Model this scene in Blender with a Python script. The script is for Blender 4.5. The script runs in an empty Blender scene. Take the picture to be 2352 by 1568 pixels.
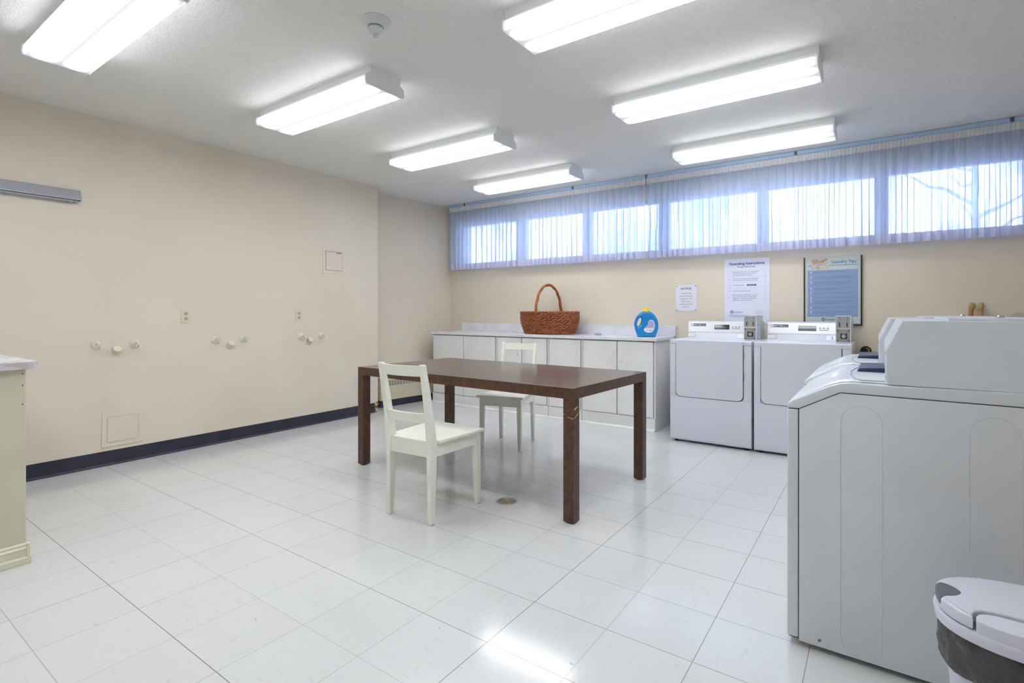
import bpy, bmesh, math, random
from mathutils import Vector, Matrix, noise
random.seed(7)
PI = math.pi
S = bpy.context.scene
COL = S.collection

# ---------------------------------------------------------------- camera
F_PX, V_HOR, YAW, CAM_H = 1195.0, 717.0, 35.1, 1.18
cd = bpy.data.cameras.new('camera')
cam = bpy.data.objects.new('camera', cd); COL.objects.link(cam)
cam.location = (0, 0, CAM_H)
cam.rotation_euler = (math.radians(90), 0, math.radians(YAW))
cd.sensor_fit = 'HORIZONTAL'; cd.sensor_width = 36.0
cd.lens = 36.0 * F_PX / 2352.0
cd.shift_y = (V_HOR - 784.0) / 2352.0
cd.clip_start = 0.02
S.camera = cam

# ---------------------------------------------------------------- world / exposure
S.view_settings.view_transform = 'Standard'
S.view_settings.look = 'None'
S.view_settings.exposure = 0.0
S.view_settings.gamma = 1.0
S.view_settings.use_curve_mapping = False
SKY_STRENGTH = 4.8
LENS_BASE, LENS_PEAK, LENS_SIDE = 0.72, 28.5, 8.0

W = bpy.data.worlds.new('sky'); S.world = W; W.use_nodes = True
nt = W.node_tree; nt.nodes.clear()
wo = nt.nodes.new('ShaderNodeOutputWorld'); bg = nt.nodes.new('ShaderNodeBackground')
tc = nt.nodes.new('ShaderNodeTexCoord'); nz = nt.nodes.new('ShaderNodeTexNoise'); cr = nt.nodes.new('ShaderNodeValToRGB')
nz.inputs['Scale'].default_value = 9; nz.inputs['Detail'].default_value = 5
cr.color_ramp.elements[0].position = .40; cr.color_ramp.elements[0].color = (.30, .46, .92, 1)
cr.color_ramp.elements[1].position = .58; cr.color_ramp.elements[1].color = (.80, .88, 1.0, 1)
nt.links.new(tc.outputs['Generated'], nz.inputs['Vector']); nt.links.new(nz.outputs['Fac'], cr.inputs['Fac'])
nt.links.new(cr.outputs['Color'], bg.inputs['Color']); nt.links.new(bg.outputs[0], wo.inputs[0])
bg.inputs['Strength'].default_value = SKY_STRENGTH

# ---------------------------------------------------------------- materials
def srgb(r, g, b):
    f = lambda c: (c / 255) / 12.92 if c <= 10 else (((c / 255) + .055) / 1.055) ** 2.4
    return (f(r), f(g), f(b), 1)

def mat(name, rgb, rough=.5, metal=0., spec=.5, coat=0., bump=None, vary=None, sheen=0):
    m = bpy.data.materials.new(name); m.use_nodes = True
    n = m.node_tree.nodes; l = m.node_tree.links; p = n['Principled BSDF']
    p.inputs['Base Color'].default_value = srgb(*rgb); p.inputs['Roughness'].default_value = rough
    p.inputs['Metallic'].default_value = metal; p.inputs['Specular IOR Level'].default_value = spec
    p.inputs['Coat Weight'].default_value = coat
    t = n.new('ShaderNodeTexCoord')
    if vary:      # (second colour, scale, contrast lo, hi)
        c2, sc, lo, hi = vary
        z = n.new('ShaderNodeTexNoise'); z.inputs['Scale'].default_value = sc; z.inputs['Detail'].default_value = 6
        r = n.new('ShaderNodeValToRGB'); r.color_ramp.elements[0].position = lo; r.color_ramp.elements[1].position = hi
        r.color_ramp.elements[0].color = srgb(*c2); r.color_ramp.elements[1].color = srgb(*rgb)
        l.new(t.outputs['Object'], z.inputs['Vector']); l.new(z.outputs['Fac'], r.inputs['Fac']); l.new(r.outputs['Color'], p.inputs['Base Color'])
    if bump:      # (scale, strength, distance)
        z = n.new('ShaderNodeTexNoise'); z.inputs['Scale'].default_value = bump[0]; z.inputs['Detail'].default_value = 3
        b = n.new('ShaderNodeBump'); b.inputs['Strength'].default_value = bump[1]; b.inputs['Distance'].default_value = bump[2]
        l.new(t.outputs['Object'], z.inputs['Vector']); l.new(z.outputs['Fac'], b.inputs['Height']); l.new(b.outputs['Normal'], p.inputs['Normal'])
    return m

M = {}
M['white_paint'] = mat('white_paint', (232, 233, 233), .4, vary=((228, 228, 226), 5, .35, .6))
M['worktop'] = mat('worktop_laminate', (228, 229, 236), .25, vary=((220, 221, 228), 9, .4, .6))
M['chair_paint'] = mat('chair_paint', (238, 238, 228), .38, vary=((231, 231, 218), 7, .35, .6))
M['cream_paint'] = mat('cream_paint', (214, 208, 186), .5, vary=((206, 200, 176), 3, .35, .65))
M['valve_paint'] = mat('valve_paint', (222, 218, 194), .42)
M['outlet_ivory'] = mat('outlet_ivory', (216, 210, 184), .35)
M['dark'] = mat('dark_gap', (22, 22, 24), .6)
M['black_plastic'] = mat('black_plastic', (28, 28, 32), .3)
M['navy_rubber'] = mat('navy_rubber', (34, 36, 52), .38, vary=((44, 46, 62), 6, .4, .6))
M['appliance'] = mat('appliance_enamel', (214, 218, 230), .28, spec=.5, coat=.2)
M['washer_enamel'] = mat('washer_enamel', (213, 219, 227), .3, coat=.2, vary=((208, 212, 217), 2.5, .35, .65), bump=(400, .03, .001))
M['grey_panel'] = mat('grey_coin_panel', (150, 150, 138), .45)
M['brushed'] = mat('brushed_aluminium', (226, 227, 232), .28, .55)
M['chrome'] = mat('chrome', (210, 212, 216), .12, 1.)
M['steel'] = mat('steel', (120, 122, 122), .35, 1.)
M['display'] = mat('display_glass', (38, 40, 50), .08, coat=.6)
M['lcd_grey'] = mat('lcd_digits', (120, 122, 128), .5)
M['paper'] = mat('sign_white', (226, 229, 244), .35)
M['notice'] = mat('notice_plastic', (226, 227, 238), .3)
M['poster_paper'] = mat('poster_paper', (196, 205, 204), .22, coat=.3)
M['poster_blue'] = mat('poster_blue', (138, 162, 200), .25, coat=.3)
M['stripe_blue'] = mat('stripe_blue', (112, 160, 204), .3)
M['title_blue'] = mat('title_blue', (60, 128, 180), .4)
M['ink_blue'] = mat('ink_blue', (52, 48, 156), .5)
M['ink_dark'] = mat('ink_dark', (58, 60, 74), .5)
M['ink_navy'] = mat('ink_navy', (78, 96, 140), .5)
M['ink_white'] = mat('ink_white', (236, 238, 244), .5)
M['skin_print'] = mat('photo_hands', (200, 158, 128), .4, vary=((166, 116, 88), 30, .35, .6))
M['towel_print'] = mat('photo_towels', (206, 200, 192), .4, vary=((176, 168, 158), 45, .4, .6))
M['bottle_blue'] = mat('bottle_blue', (10, 132, 204), .25, coat=.4)
M['cap_yellow'] = mat('cap_yellow', (236, 208, 10), .35)
M['label_lilac'] = mat('label_lilac', (172, 168, 214), .4)
M['bin_plastic'] = mat('bin_plastic', (206, 208, 222), .38)
M['bin_grey'] = mat('bin_dark_grey', (98, 100, 116), .4)
M['wood_handle'] = mat('broom_wood', (186, 134, 78), .5, vary=((164, 108, 58), 20, .4, .6))
M['wood_tip'] = mat('broom_tip', (170, 148, 112), .6)
M['bristle'] = mat('bristle', (176, 150, 90), .9)
M['aluminium'] = mat('aluminium_housing', (176, 178, 188), .4, .35)
M['rail'] = mat('rail_blue_white', (176, 204, 236), .4)
M['frame_white'] = mat('window_frame_white', (216, 222, 232), .4)
M['drain'] = mat('drain_brass', (182, 174, 152), .35, .5)
M['smoke'] = mat('detector_white', (206, 210, 208), .4)
M['fixture'] = mat('fixture_white', (232, 234, 234), .4)
M['plaster_chip'] = mat('chipped_plaster', (206, 194, 170), .8, vary=((120, 80, 50), 30, .45, .55))
M['chip'] = mat('veneer_chip', (196, 170, 120), .7)
M['pad_blue'] = mat('navy_dispenser', (30, 38, 70), .3)
M['beige_metal'] = mat('beige_metal', (186, 180, 168), .5)
M['convector'] = mat('convector_cream', (204, 196, 170), .45)
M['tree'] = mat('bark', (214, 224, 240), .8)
M['clear_plastic'] = mat('clear_plastic', (170, 186, 190), .15)
M['outside_ground'] = mat('outside_ground', (200, 205, 210), .9)

# basket wicker
m = mat('wicker', (176, 104, 62), .34, vary=((116, 56, 30), 38, .35, .62)); M['wicker'] = m
m = mat('wicker_handle', (182, 112, 64), .4, vary=((140, 74, 40), 26, .35, .62)); M['wicker_handle'] = m

def n_new(m, t): return m.node_tree.nodes.new(t)

# burl laminate of the table
def burl(name, top=False):
    m = mat(name, (92, 56, 38), .18 if top else .36, spec=.6 if top else .4)
    n = m.node_tree.nodes; l = m.node_tree.links; p = n['Principled BSDF']
    t = n.new('ShaderNodeTexCoord')
    z = n.new('ShaderNodeTexNoise'); z.inputs['Scale'].default_value = 22; z.inputs['Detail'].default_value = 9; z.inputs['Distortion'].default_value = .9; z.inputs['Roughness'].default_value = .76
    r = n.new('ShaderNodeValToRGB'); e = r.color_ramp.elements
    e[0].position = .34; e[0].color = srgb(56, 42, 36)
    e[1].position = .70; e[1].color = srgb(124, 80, 48)
    a = r.color_ramp.elements.new(.46); a.color = srgb(74, 54, 44)
    a = r.color_ramp.elements.new(.56); a.color = srgb(94, 62, 44)
    if top:
        for q, c in zip(e, ((62, 52, 50), (72, 58, 54), (82, 66, 60), (98, 78, 70))): q.color = srgb(*c)
    l.new(t.outputs['Object'], z.inputs['Vector']); l.new(z.outputs['Fac'], r.inputs['Fac']); l.new(r.outputs['Color'], p.inputs['Base Color'])
    return m
M['burl'] = burl('burl_laminate'); M['burl_top'] = burl('burl_laminate_top', True)

# vinyl tile floor
TILE = .316; TX, TY = -1.776, .839
def floor_mat():
    m = mat('vinyl_tile', (214, 217, 216), .13, spec=.52)
    n = m.node_tree.nodes; l = m.node_tree.links; p = n['Principled BSDF']
    t = n.new('ShaderNodeTexCoord')
    mp = n.new('ShaderNodeMapping'); mp.inputs['Location'].default_value = (-TX, -TY, 0)
    mp2 = n.new('ShaderNodeMapping'); mp2.inputs['Scale'].default_value = (1 / TILE, 1 / TILE, 1)
    l.new(t.outputs['Object'], mp.inputs['Vector']); l.new(mp.outputs[0], mp2.inputs['Vector'])
    sx = n.new('ShaderNodeSeparateXYZ'); l.new(mp2.outputs[0], sx.inputs[0])
    def math_(op, a, b=None):
        q = n.new('ShaderNodeMath'); q.operation = op
        for i, v in enumerate((a, b)):
            if v is None: continue
            if isinstance(v, (int, float)): q.inputs[i].default_value = v
            else: l.new(v, q.inputs[i])
        return q.outputs[0]
    # per-tile id
    fx = math_('FLOOR', sx.outputs[0]); fy = math_('FLOOR', sx.outputs[1])
    cb = n.new('ShaderNodeCombineXYZ'); l.new(fx, cb.inputs[0]); l.new(fy, cb.inputs[1])
    wn = n.new('ShaderNodeTexWhiteNoise'); wn.noise_dimensions = '3D'; l.new(cb.outputs[0], wn.inputs['Vector'])
    # seams
    def seam(c):
        d = math_('ABSOLUTE', math_('SUBTRACT', math_('FRACT', math_('ADD', c, .5)), .5))
        mr = n.new('ShaderNodeMapRange'); mr.inputs['From Min'].default_value = .0030; mr.inputs['From Max'].default_value = .0065
        mr.inputs['To Min'].default_value = 1; mr.inputs['To Max'].default_value = 0; l.new(d, mr.inputs['Value']); return mr.outputs[0]
    # seam darkness changes from row to row (some joints are open, most nearly closed)
    def rowdark(c, seed):
        k = math_('FLOOR', math_('ADD', c, .5)); cc = n.new('ShaderNodeCombineXYZ'); l.new(k, cc.inputs[0]); cc.inputs[1].default_value = seed
        w = n.new('ShaderNodeTexWhiteNoise'); w.noise_dimensions = '3D'; l.new(cc.outputs[0], w.inputs['Vector'])
        mr = n.new('ShaderNodeMapRange'); mr.inputs['To Min'].default_value = .22; mr.inputs['To Max'].default_value = .85; l.new(w.outputs['Value'], mr.inputs['Value']); return mr.outputs[0]
    s1 = math_('MULTIPLY', seam(sx.outputs[0]), rowdark(sx.outputs[0], 3.0)); s2 = math_('MULTIPLY', seam(sx.outputs[1]), rowdark(sx.outputs[1], 11.0))
    sm = math_('MAXIMUM', s1, s2)
    # streaky marbling, direction alternating per tile
    par = math_('MODULO', math_('ADD', math_('ADD', fx, fy), 200), 2)
    def streak(sc):
        mpp = n.new('ShaderNodeMapping'); mpp.inputs['Scale'].default_value = sc
        l.new(t.outputs['Object'], mpp.inputs['Vector'])
        ns = n.new('ShaderNodeTexNoise'); ns.inputs['Scale'].default_value = 1; ns.inputs['Detail'].default_value = 5; ns.inputs['Roughness'].default_value = .7
        l.new(mpp.outputs[0], ns.inputs['Vector']); return ns.outputs['Fac']
    mx = n.new('ShaderNodeMix'); mx.data_type = 'FLOAT'; l.new(par, mx.inputs[0]); l.new(streak((9, 46, 1)), mx.inputs[2]); l.new(streak((46, 9, 1)), mx.inputs[3])
    cr = n.new('ShaderNodeValToRGB'); cr.color_ramp.elements[0].position = .27; cr.color_ramp.elements[0].color = srgb(176, 170, 158)
    cr.color_ramp.elements[1].position = .42; cr.color_ramp.elements[1].color = srgb(214, 217, 219)
    l.new(mx.outputs[0], cr.inputs['Fac'])
    tint = n.new('ShaderNodeMix'); tint.data_type = 'RGBA'; tint.inputs[6].default_value = srgb(207, 208, 207); tint.inputs[7].default_value = srgb(211, 213, 213)
    l.new(wn.outputs['Value'], tint.inputs[0])
    mul = n.new('ShaderNodeMix'); mul.data_type = 'RGBA'; mul.inputs[0].default_value = .35; l.new(tint.outputs[2], mul.inputs[6]); l.new(cr.outputs['Color'], mul.inputs[7])
    fin = n.new('ShaderNodeMix'); fin.data_type = 'RGBA'; l.new(sm, fin.inputs[0]); l.new(mul.outputs[2], fin.inputs[6]); fin.inputs[7].default_value = srgb(112, 112, 110)
    # small dark scuffs
    v = n.new('ShaderNodeTexNoise'); v.inputs['Scale'].default_value = 34; v.inputs['Detail'].default_value = 4; v.inputs['Distortion'].default_value = .6
    l.new(t.outputs['Object'], v.inputs['Vector'])
    sr = n.new('ShaderNodeMapRange'); sr.inputs['From Min'].default_value = .735; sr.inputs['From Max'].default_value = .76; sr.inputs['To Max'].default_value = .45; l.new(v.outputs['Fac'], sr.inputs['Value'])
    f2 = n.new('ShaderNodeMix'); f2.data_type = 'RGBA'; l.new(sr.outputs[0], f2.inputs[0]); l.new(fin.outputs[2], f2.inputs[6]); f2.inputs[7].default_value = srgb(120, 108, 92)
    l.new(f2.outputs[2], p.inputs['Base Color'])
    # waxed surface: slight unevenness
    w2 = n.new('ShaderNodeTexNoise'); w2.inputs['Scale'].default_value = 5; w2.inputs['Detail'].default_value = 3; l.new(t.outputs['Object'], w2.inputs['Vector'])
    rr = n.new('ShaderNodeMapRange'); rr.inputs['To Min'].default_value = .08; rr.inputs['To Max'].default_value = .17; l.new(w2.outputs['Fac'], rr.inputs['Value']); l.new(rr.outputs[0], p.inputs['Roughness'])
    b = n.new('ShaderNodeBump'); b.inputs['Strength'].default_value = .06; b.inputs['Distance'].default_value = .004; l.new(w2.outputs['Fac'], b.inputs['Height']); l.new(b.outputs['Normal'], p.inputs['Normal'])
    return m
M['floor'] = floor_mat()

def wall_mat():
    m = mat('wall_paint', (223, 214, 198), .55, vary=((219, 209, 192), 1.6, .35, .65), bump=(160, .05, .002))
    n = m.node_tree.nodes; l = m.node_tree.links; p = n['Principled BSDF']
    src = p.inputs['Base Color'].links[0].from_socket
    t = n.new('ShaderNodeTexCoord')
    # round bluish-white patch near the corner, fading at its rim + small nail holes
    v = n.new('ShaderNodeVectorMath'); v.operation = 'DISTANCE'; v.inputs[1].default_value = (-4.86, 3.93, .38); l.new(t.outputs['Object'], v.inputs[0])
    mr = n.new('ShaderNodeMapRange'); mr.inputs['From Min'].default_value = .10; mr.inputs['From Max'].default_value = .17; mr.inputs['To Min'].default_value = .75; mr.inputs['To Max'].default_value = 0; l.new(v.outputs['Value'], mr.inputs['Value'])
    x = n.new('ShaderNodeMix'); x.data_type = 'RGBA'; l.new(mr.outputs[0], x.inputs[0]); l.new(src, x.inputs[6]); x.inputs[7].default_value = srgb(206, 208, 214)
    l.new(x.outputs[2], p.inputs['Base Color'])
    return m
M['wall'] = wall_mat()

def ceiling_mat():
    m = mat('stipple_ceiling', (246, 245, 240), .8)
    n = m.node_tree.nodes; l = m.node_tree.links; p = n['Principled BSDF']
    t = n.new('ShaderNodeTexCoord')
    v = n.new('ShaderNodeTexNoise'); v.inputs['Scale'].default_value = 95; v.inputs['Detail'].default_value = 4; v.inputs['Roughness'].default_value = .6
    r = n.new('ShaderNodeMapRange'); r.inputs['From Min'].default_value = .45; r.inputs['From Max'].default_value = .68
    b = n.new('ShaderNodeBump'); b.inputs['Strength'].default_value = .65; b.inputs['Distance'].default_value = .006
    l.new(t.outputs['Object'], v.inputs['Vector']); l.new(v.outputs['Fac'], r.inputs['Value']); l.new(r.outputs[0], b.inputs['Height']); l.new(b.outputs['Normal'], p.inputs['Normal'])
    return m
M['ceiling'] = ceiling_mat()

def lens_mat():
    # ribbed acrylic lens with two fluorescent tubes shining through it
    m = bpy.data.materials.new('fluorescent_lens'); m.use_nodes = True
    n = m.node_tree.nodes; l = m.node_tree.links; n.clear()
    o = n.new('ShaderNodeOutputMaterial'); em = n.new('ShaderNodeEmission'); t = n.new('ShaderNodeTexCoord'); s = n.new('ShaderNodeSeparateXYZ')
    l.new(t.outputs['Object'], s.inputs[0])
    def mm(op, a, b=None):
        q = n.new('ShaderNodeMath'); q.operation = op
        for i, v in enumerate((a, b)):
            if v is None: continue
            if isinstance(v, (int, float)): q.inputs[i].default_value = v
            else: l.new(v, q.inputs[i])
        return q.outputs[0]
    def gauss(c, mu, sg):
        d = mm('DIVIDE', mm('SUBTRACT', c, mu), sg); return mm('EXPONENT', mm('MULTIPLY', mm('MULTIPLY', d, d), -1))
    g = mm('ADD', gauss(s.outputs[1], .070, .030), gauss(s.outputs[1], -.070, .030))
    ax = mm('ABSOLUTE', s.outputs[0])
    ends = n.new('ShaderNodeMapRange'); ends.inputs['From Min'].default_value = .53; ends.inputs['From Max'].default_value = .60; ends.inputs['To Min'].default_value = 1; ends.inputs['To Max'].default_value = .03; l.new(ax, ends.inputs['Value'])
    side = n.new('ShaderNodeMapRange'); side.inputs['From Min'].default_value = -.1155; side.inputs['From Max'].default_value = -.1135; side.inputs['To Min'].default_value = 0; side.inputs['To Max'].default_value = 1; l.new(s.outputs[2], side.inputs['Value'])
    top = n.new('ShaderNodeMapRange'); top.inputs['From Min'].default_value = -.076; top.inputs['From Max'].default_value = -.068; top.inputs['To Min'].default_value = 1; top.inputs['To Max'].default_value = .03; l.new(s.outputs[2], top.inputs['Value'])
    st = mm('ADD', mm('ADD', mm('MULTIPLY', mm('MULTIPLY', mm('MULTIPLY', g, mm('SUBTRACT', 1.0, side.outputs[0])), ends.outputs[0]), LENS_PEAK), mm('MULTIPLY', mm('MULTIPLY', side.outputs[0], mm('MULTIPLY', top.outputs[0], ends.outputs[0])), LENS_SIDE)), LENS_BASE)
    cr = n.new('ShaderNodeMix'); cr.data_type = 'RGBA'; cr.inputs[6].default_value = (.88, .92, 1.0, 1); cr.inputs[7].default_value = (.98, .99, 1.0, 1)
    l.new(mm('MINIMUM', mm('MULTIPLY', g, 1.0), 1.0), cr.inputs[0])
    l.new(cr.outputs[2], em.inputs['Color']); l.new(st, em.inputs['Strength']); l.new(em.outputs[0], o.inputs['Surface'])
    return m
M['lens'] = lens_mat()

def sheer_mat(name, clear, rgb, dif=.5):
    m = bpy.data.materials.new(name); m.use_nodes = True
    n = m.node_tree.nodes; l = m.node_tree.links; n.clear()
    o = n.new('ShaderNodeOutputMaterial'); tr = n.new('ShaderNodeBsdfTransparent'); tl = n.new('ShaderNodeBsdfTranslucent'); df = n.new('ShaderNodeBsdfDiffuse')
    a = n.new('ShaderNodeMixShader'); b = n.new('ShaderNodeMixShader')
    tl.inputs['Color'].default_value = srgb(*rgb); df.inputs['Color'].default_value = srgb(*rgb)
    a.inputs[0].default_value = dif; l.new(tl.outputs[0], a.inputs[1]); l.new(df.outputs[0], a.inputs[2])
    # cloth looks denser when seen edge-on
    lw = n.new('ShaderNodeLayerWeight'); lw.inputs['Blend'].default_value = .5
    mr = n.new('ShaderNodeMapRange'); mr.inputs['To Min'].default_value = clear; mr.inputs['To Max'].default_value = clear * .02; l.new(lw.outputs['Facing'], mr.inputs['Value'])
    l.new(mr.outputs[0], b.inputs[0]); l.new(a.outputs[0], b.inputs[1]); l.new(tr.outputs[0], b.inputs[2]); l.new(b.outputs[0], o.inputs['Surface'])
    return m
M['sheer'] = sheer_mat('sheer_voile', .28, (220, 232, 253))
M['sheer_hem'] = sheer_mat('sheer_hem', .04, (224, 226, 246))
M['heading'] = sheer_mat('heading_tape', .0, (240, 240, 242), .9)

def glass_mat():
    m = bpy.data.materials.new('window_glass'); m.use_nodes = True
    n = m.node_tree.nodes; l = m.node_tree.links; n.clear()
    o = n.new('ShaderNodeOutputMaterial'); tr = n.new('ShaderNodeBsdfTransparent'); g = n.new('ShaderNodeBsdfGlossy'); x = n.new('ShaderNodeMixShader'); f = n.new('ShaderNodeFresnel')
    g.inputs['Roughness'].default_value = .02; l.new(f.outputs[0], x.inputs[0]); l.new(tr.outputs[0], x.inputs[1]); l.new(g.outputs[0], x.inputs[2]); l.new(x.outputs[0], o.inputs['Surface'])
    return m
M['glass'] = glass_mat()

def bag_mat():
    m = mat('bin_liner_film', (62, 58, 58), .22, spec=.6, bump=(22, .9, .016))
    return m
M['bag'] = bag_mat()

# ---------------------------------------------------------------- mesh helpers
def tag(o, label=None, cat=None, group=None, kind=None):
    if label: o['label'] = label
    if cat: o['category'] = cat
    if group: o['group'] = group
    if kind: o['kind'] = kind
    return o

class MB:
    def __init__(s): s.b = bmesh.new()
    def _mark(s): return set(s.b.verts)
    def box(s, x0, x1, y0, y1, z0, z1, bev=0., seg=2, rot=None, axis_only=None):
        t = bmesh.new()
        bmesh.ops.create_cube(t, size=1)
        for v in t.verts: v.co = Vector(((x0 + x1) / 2 + v.co.x * (x1 - x0), (y0 + y1) / 2 + v.co.y * (y1 - y0), (z0 + z1) / 2 + v.co.z * (z1 - z0)))
        if bev: bmesh.ops.bevel(t, geom=t.edges[:], offset=min(bev, .45 * min(x1 - x0, y1 - y0, z1 - z0)), segments=seg, affect='EDGES', profile=.6)
        s._join(t, rot); return s
    def _join(s, t, M_=None):
        if M_ is not None: bmesh.ops.transform(t, matrix=M_, verts=t.verts)
        me = bpy.data.meshes.new('tmp'); t.to_mesh(me); t.free(); s.b.from_mesh(me); bpy.data.meshes.remove(me)
    def prism(s, pts, axis, a, b, bev=0., seg=2, M_=None):
        """extrude a polygon: axis 'x' pts=(y,z); 'y' pts=(x,z); 'z' pts=(x,y)"""
        t = bmesh.new()
        def P(p, w): return {'x': (w, p[0], p[1]), 'y': (p[0], w, p[1]), 'z': (p[0], p[1], w)}[axis]
        A = [t.verts.new(P(p, a)) for p in pts]; B = [t.verts.new(P(p, b)) for p in pts]
        t.faces.new(A); t.faces.new(B[::-1]); n = len(pts)
        for i in range(n): t.faces.new((A[i], B[i], B[(i + 1) % n], A[(i + 1) % n]))
        bmesh.ops.recalc_face_normals(t, faces=t.faces)
        if bev: bmesh.ops.bevel(t, geom=t.edges[:], offset=bev, segments=seg, affect='EDGES', profile=.6)
        s._join(t, M_); return s
    def hexa(s, lo, hi, bev=0.):
        """lo, hi: four (x,y,z) each, in order"""
        t = bmesh.new(); A = [t.verts.new(p) for p in lo]; B = [t.verts.new(p) for p in hi]
        t.faces.new(A[::-1]); t.faces.new(B)
        for i in range(4): t.faces.new((A[i], A[(i + 1) % 4], B[(i + 1) % 4], B[i]))
        bmesh.ops.recalc_face_normals(t, faces=t.faces)
        if bev: bmesh.ops.bevel(t, geom=t.edges[:], offset=bev, segments=2, affect='EDGES', profile=.6)
        s._join(t); return s
    def lathe(s, prof, n=32, M_=None, ring=False):
        """prof: (r, z) about +Z"""
        t = bmesh.new(); rings = []
        for r, z in prof:
            if r < 1e-6: rings.append([t.verts.new((0, 0, z))])
            else: rings.append([t.verts.new((r * math.cos(2 * PI * i / n), r * math.sin(2 * PI * i / n), z)) for i in range(n)])
        for a, b in zip(rings, rings[1:]):
            for i in range(n):
                j = (i + 1) % n
                if len(a) == 1 and len(b) == 1: continue
                if len(a) == 1: t.faces.new((a[0], b[i], b[j]))
                elif len(b) == 1: t.faces.new((a[i], b[0], a[j]))
                else: t.faces.new((a[i], b[i], b[j], a[j]))
        if ring:
            for i in range(n): t.faces.new((rings[-1][i], rings[0][i], rings[0][(i + 1) % n], rings[-1][(i + 1) % n]))
        else:
            if len(rings[0]) > 1: t.faces.new(rings[0])
            if len(rings[-1]) > 1: t.faces.new(rings[-1][::-1])
        bmesh.ops.recalc_face_normals(t, faces=t.faces)
        s._join(t, M_); return s
    def tube(s, pts, r, n=8, closed=False, flat=1.0, cap=True):
        t = bmesh.new(); pts = [Vector(p) for p in pts]; N = len(pts); rings = []
        up = Vector((0, 0, 1)); prev = None
        for i, p in enumerate(pts):
            if closed: d = (pts[(i + 1) % N] - pts[i - 1])
            else: d = pts[min(i + 1, N - 1)] - pts[max(i - 1, 0)]
            d.normalize()
            if prev is None:
                u = d.cross(up)
                if u.length < .05: u = d.cross(Vector((1, 0, 0)))
            else:
                u = prev - d * prev.dot(d)
            u.normalize(); prev = u; w = d.cross(u)
            rr = r[i] if isinstance(r, (list, tuple)) else r
            rings.append([t.verts.new(p + u * (rr * math.cos(2 * PI * k / n)) + w * (rr * flat * math.sin(2 * PI * k / n))) for k in range(n)])
        R = len(rings)
        for i in range(R if closed else R - 1):
            a, b = rings[i], rings[(i + 1) % R]
            for k in range(n): t.faces.new((a[k], a[(k + 1) % n], b[(k + 1) % n], b[k]))
        if not closed and cap: t.faces.new(rings[0][::-1]); t.faces.new(rings[-1])
        bmesh.ops.recalc_face_normals(t, faces=t.faces)
        s._join(t); return s
    def quad(s, pts):
        s.b.faces.new([s.b.verts.new(p) for p in pts]); return s
    def build(s, name, m, parent=None, smooth=None, label=None):
        me = bpy.data.meshes.new(name); s.b.to_mesh(me); s.b.free()
        me.materials.append(m)
        o = bpy.data.objects.new(name, me); COL.objects.link(o)
        if parent: o.parent = parent
        if smooth is not None:
            me.polygons.foreach_set('use_smooth', [True] * len(me.polygons))
            if smooth < 180:
                try: me.set_sharp_from_angle(angle=math.radians(smooth))
                except Exception: pass
        if label: o['label'] = label
        return o

def thing(name, label, cat, loc=(0, 0, 0), rz=0., group=None):
    o = bpy.data.objects.new(name, None); COL.objects.link(o); o.empty_display_size = .1
    o.location = loc; o.rotation_euler = (0, 0, rz)
    return tag(o, label, cat, group)

def kids(o): return [c for c in bpy.data.objects if c.parent == o]
def copy_tree(o, parent=None):
    c = o.copy(); COL.objects.link(c); c.parent = parent
    for k in kids(o): copy_tree(k, c)
    return c

def text_bm(items):
    """items: (string, size, x, y, align, bold) laid out in a local XY plane -> one bmesh-ready mesh"""
    b = bmesh.new()
    for st, size, x, y, al, bold in items:
        c = bpy.data.curves.new('t', 'FONT'); c.body = st; c.size = size; c.align_x = al; c.align_y = 'CENTER'; c.resolution_u = 2
        c.offset = bold * size; c.fill_mode = 'FRONT'
        if bold < 0: c.offset = 0
        o = bpy.data.objects.new('t', c); COL.objects.link(o)
        bpy.context.view_layer.update()
        dg = bpy.context.evaluated_depsgraph_get()
        me = bpy.data.meshes.new_from_object(o.evaluated_get(dg))
        for v in me.vertices: v.co.x += x; v.co.y += y
        b.from_mesh(me); bpy.data.meshes.remove(me)
        bpy.data.objects.remove(o); bpy.data.curves.remove(c)
    return b

def text(name, items, M_, m, parent):
    b = text_bm(items); bmesh.ops.transform(b, matrix=M_, verts=b.verts)
    me = bpy.data.meshes.new(name); b.to_mesh(me); b.free(); me.materials.append(m)
    o = bpy.data.objects.new(name, me); COL.objects.link(o); o.parent = parent
    return o

def frame_mat(origin, xdir, ydir):
    """4x4 whose local X,Y map to xdir,ydir"""
    x = Vector(xdir).normalized(); y = Vector(ydir).normalized(); z = x.cross(y)
    m_ = Matrix((x, y, z)).transposed().to_4x4(); m_.translation = Vector(origin); return m_

def fill_curve(splines, extrude, bev, res=4):
    """closed 2D polygons (first outer, others holes) -> mesh with rounded edges, in XY"""
    c = bpy.data.curves.new('c', 'CURVE'); c.dimensions = '2D'; c.fill_mode = 'BOTH'; c.extrude = extrude; c.bevel_depth = bev; c.bevel_resolution = res; c.offset = -bev
    for pts in splines:
        sp = c.splines.new('POLY'); sp.points.add(len(pts) - 1); sp.use_cyclic_u = True
        for i, p in enumerate(pts): sp.points[i].co = (p[0], p[1], 0, 1)
    o = bpy.data.objects.new('c', c); COL.objects.link(o); bpy.context.view_layer.update()
    me = bpy.data.meshes.new_from_object(o.evaluated_get(bpy.context.evaluated_depsgraph_get()))
    bpy.data.objects.remove(o); bpy.data.curves.remove(c)
    b = bmesh.new(); b.from_mesh(me); bpy.data.meshes.remove(me); bmesh.ops.remove_doubles(b, verts=b.verts, dist=1e-5)
    return b

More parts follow.
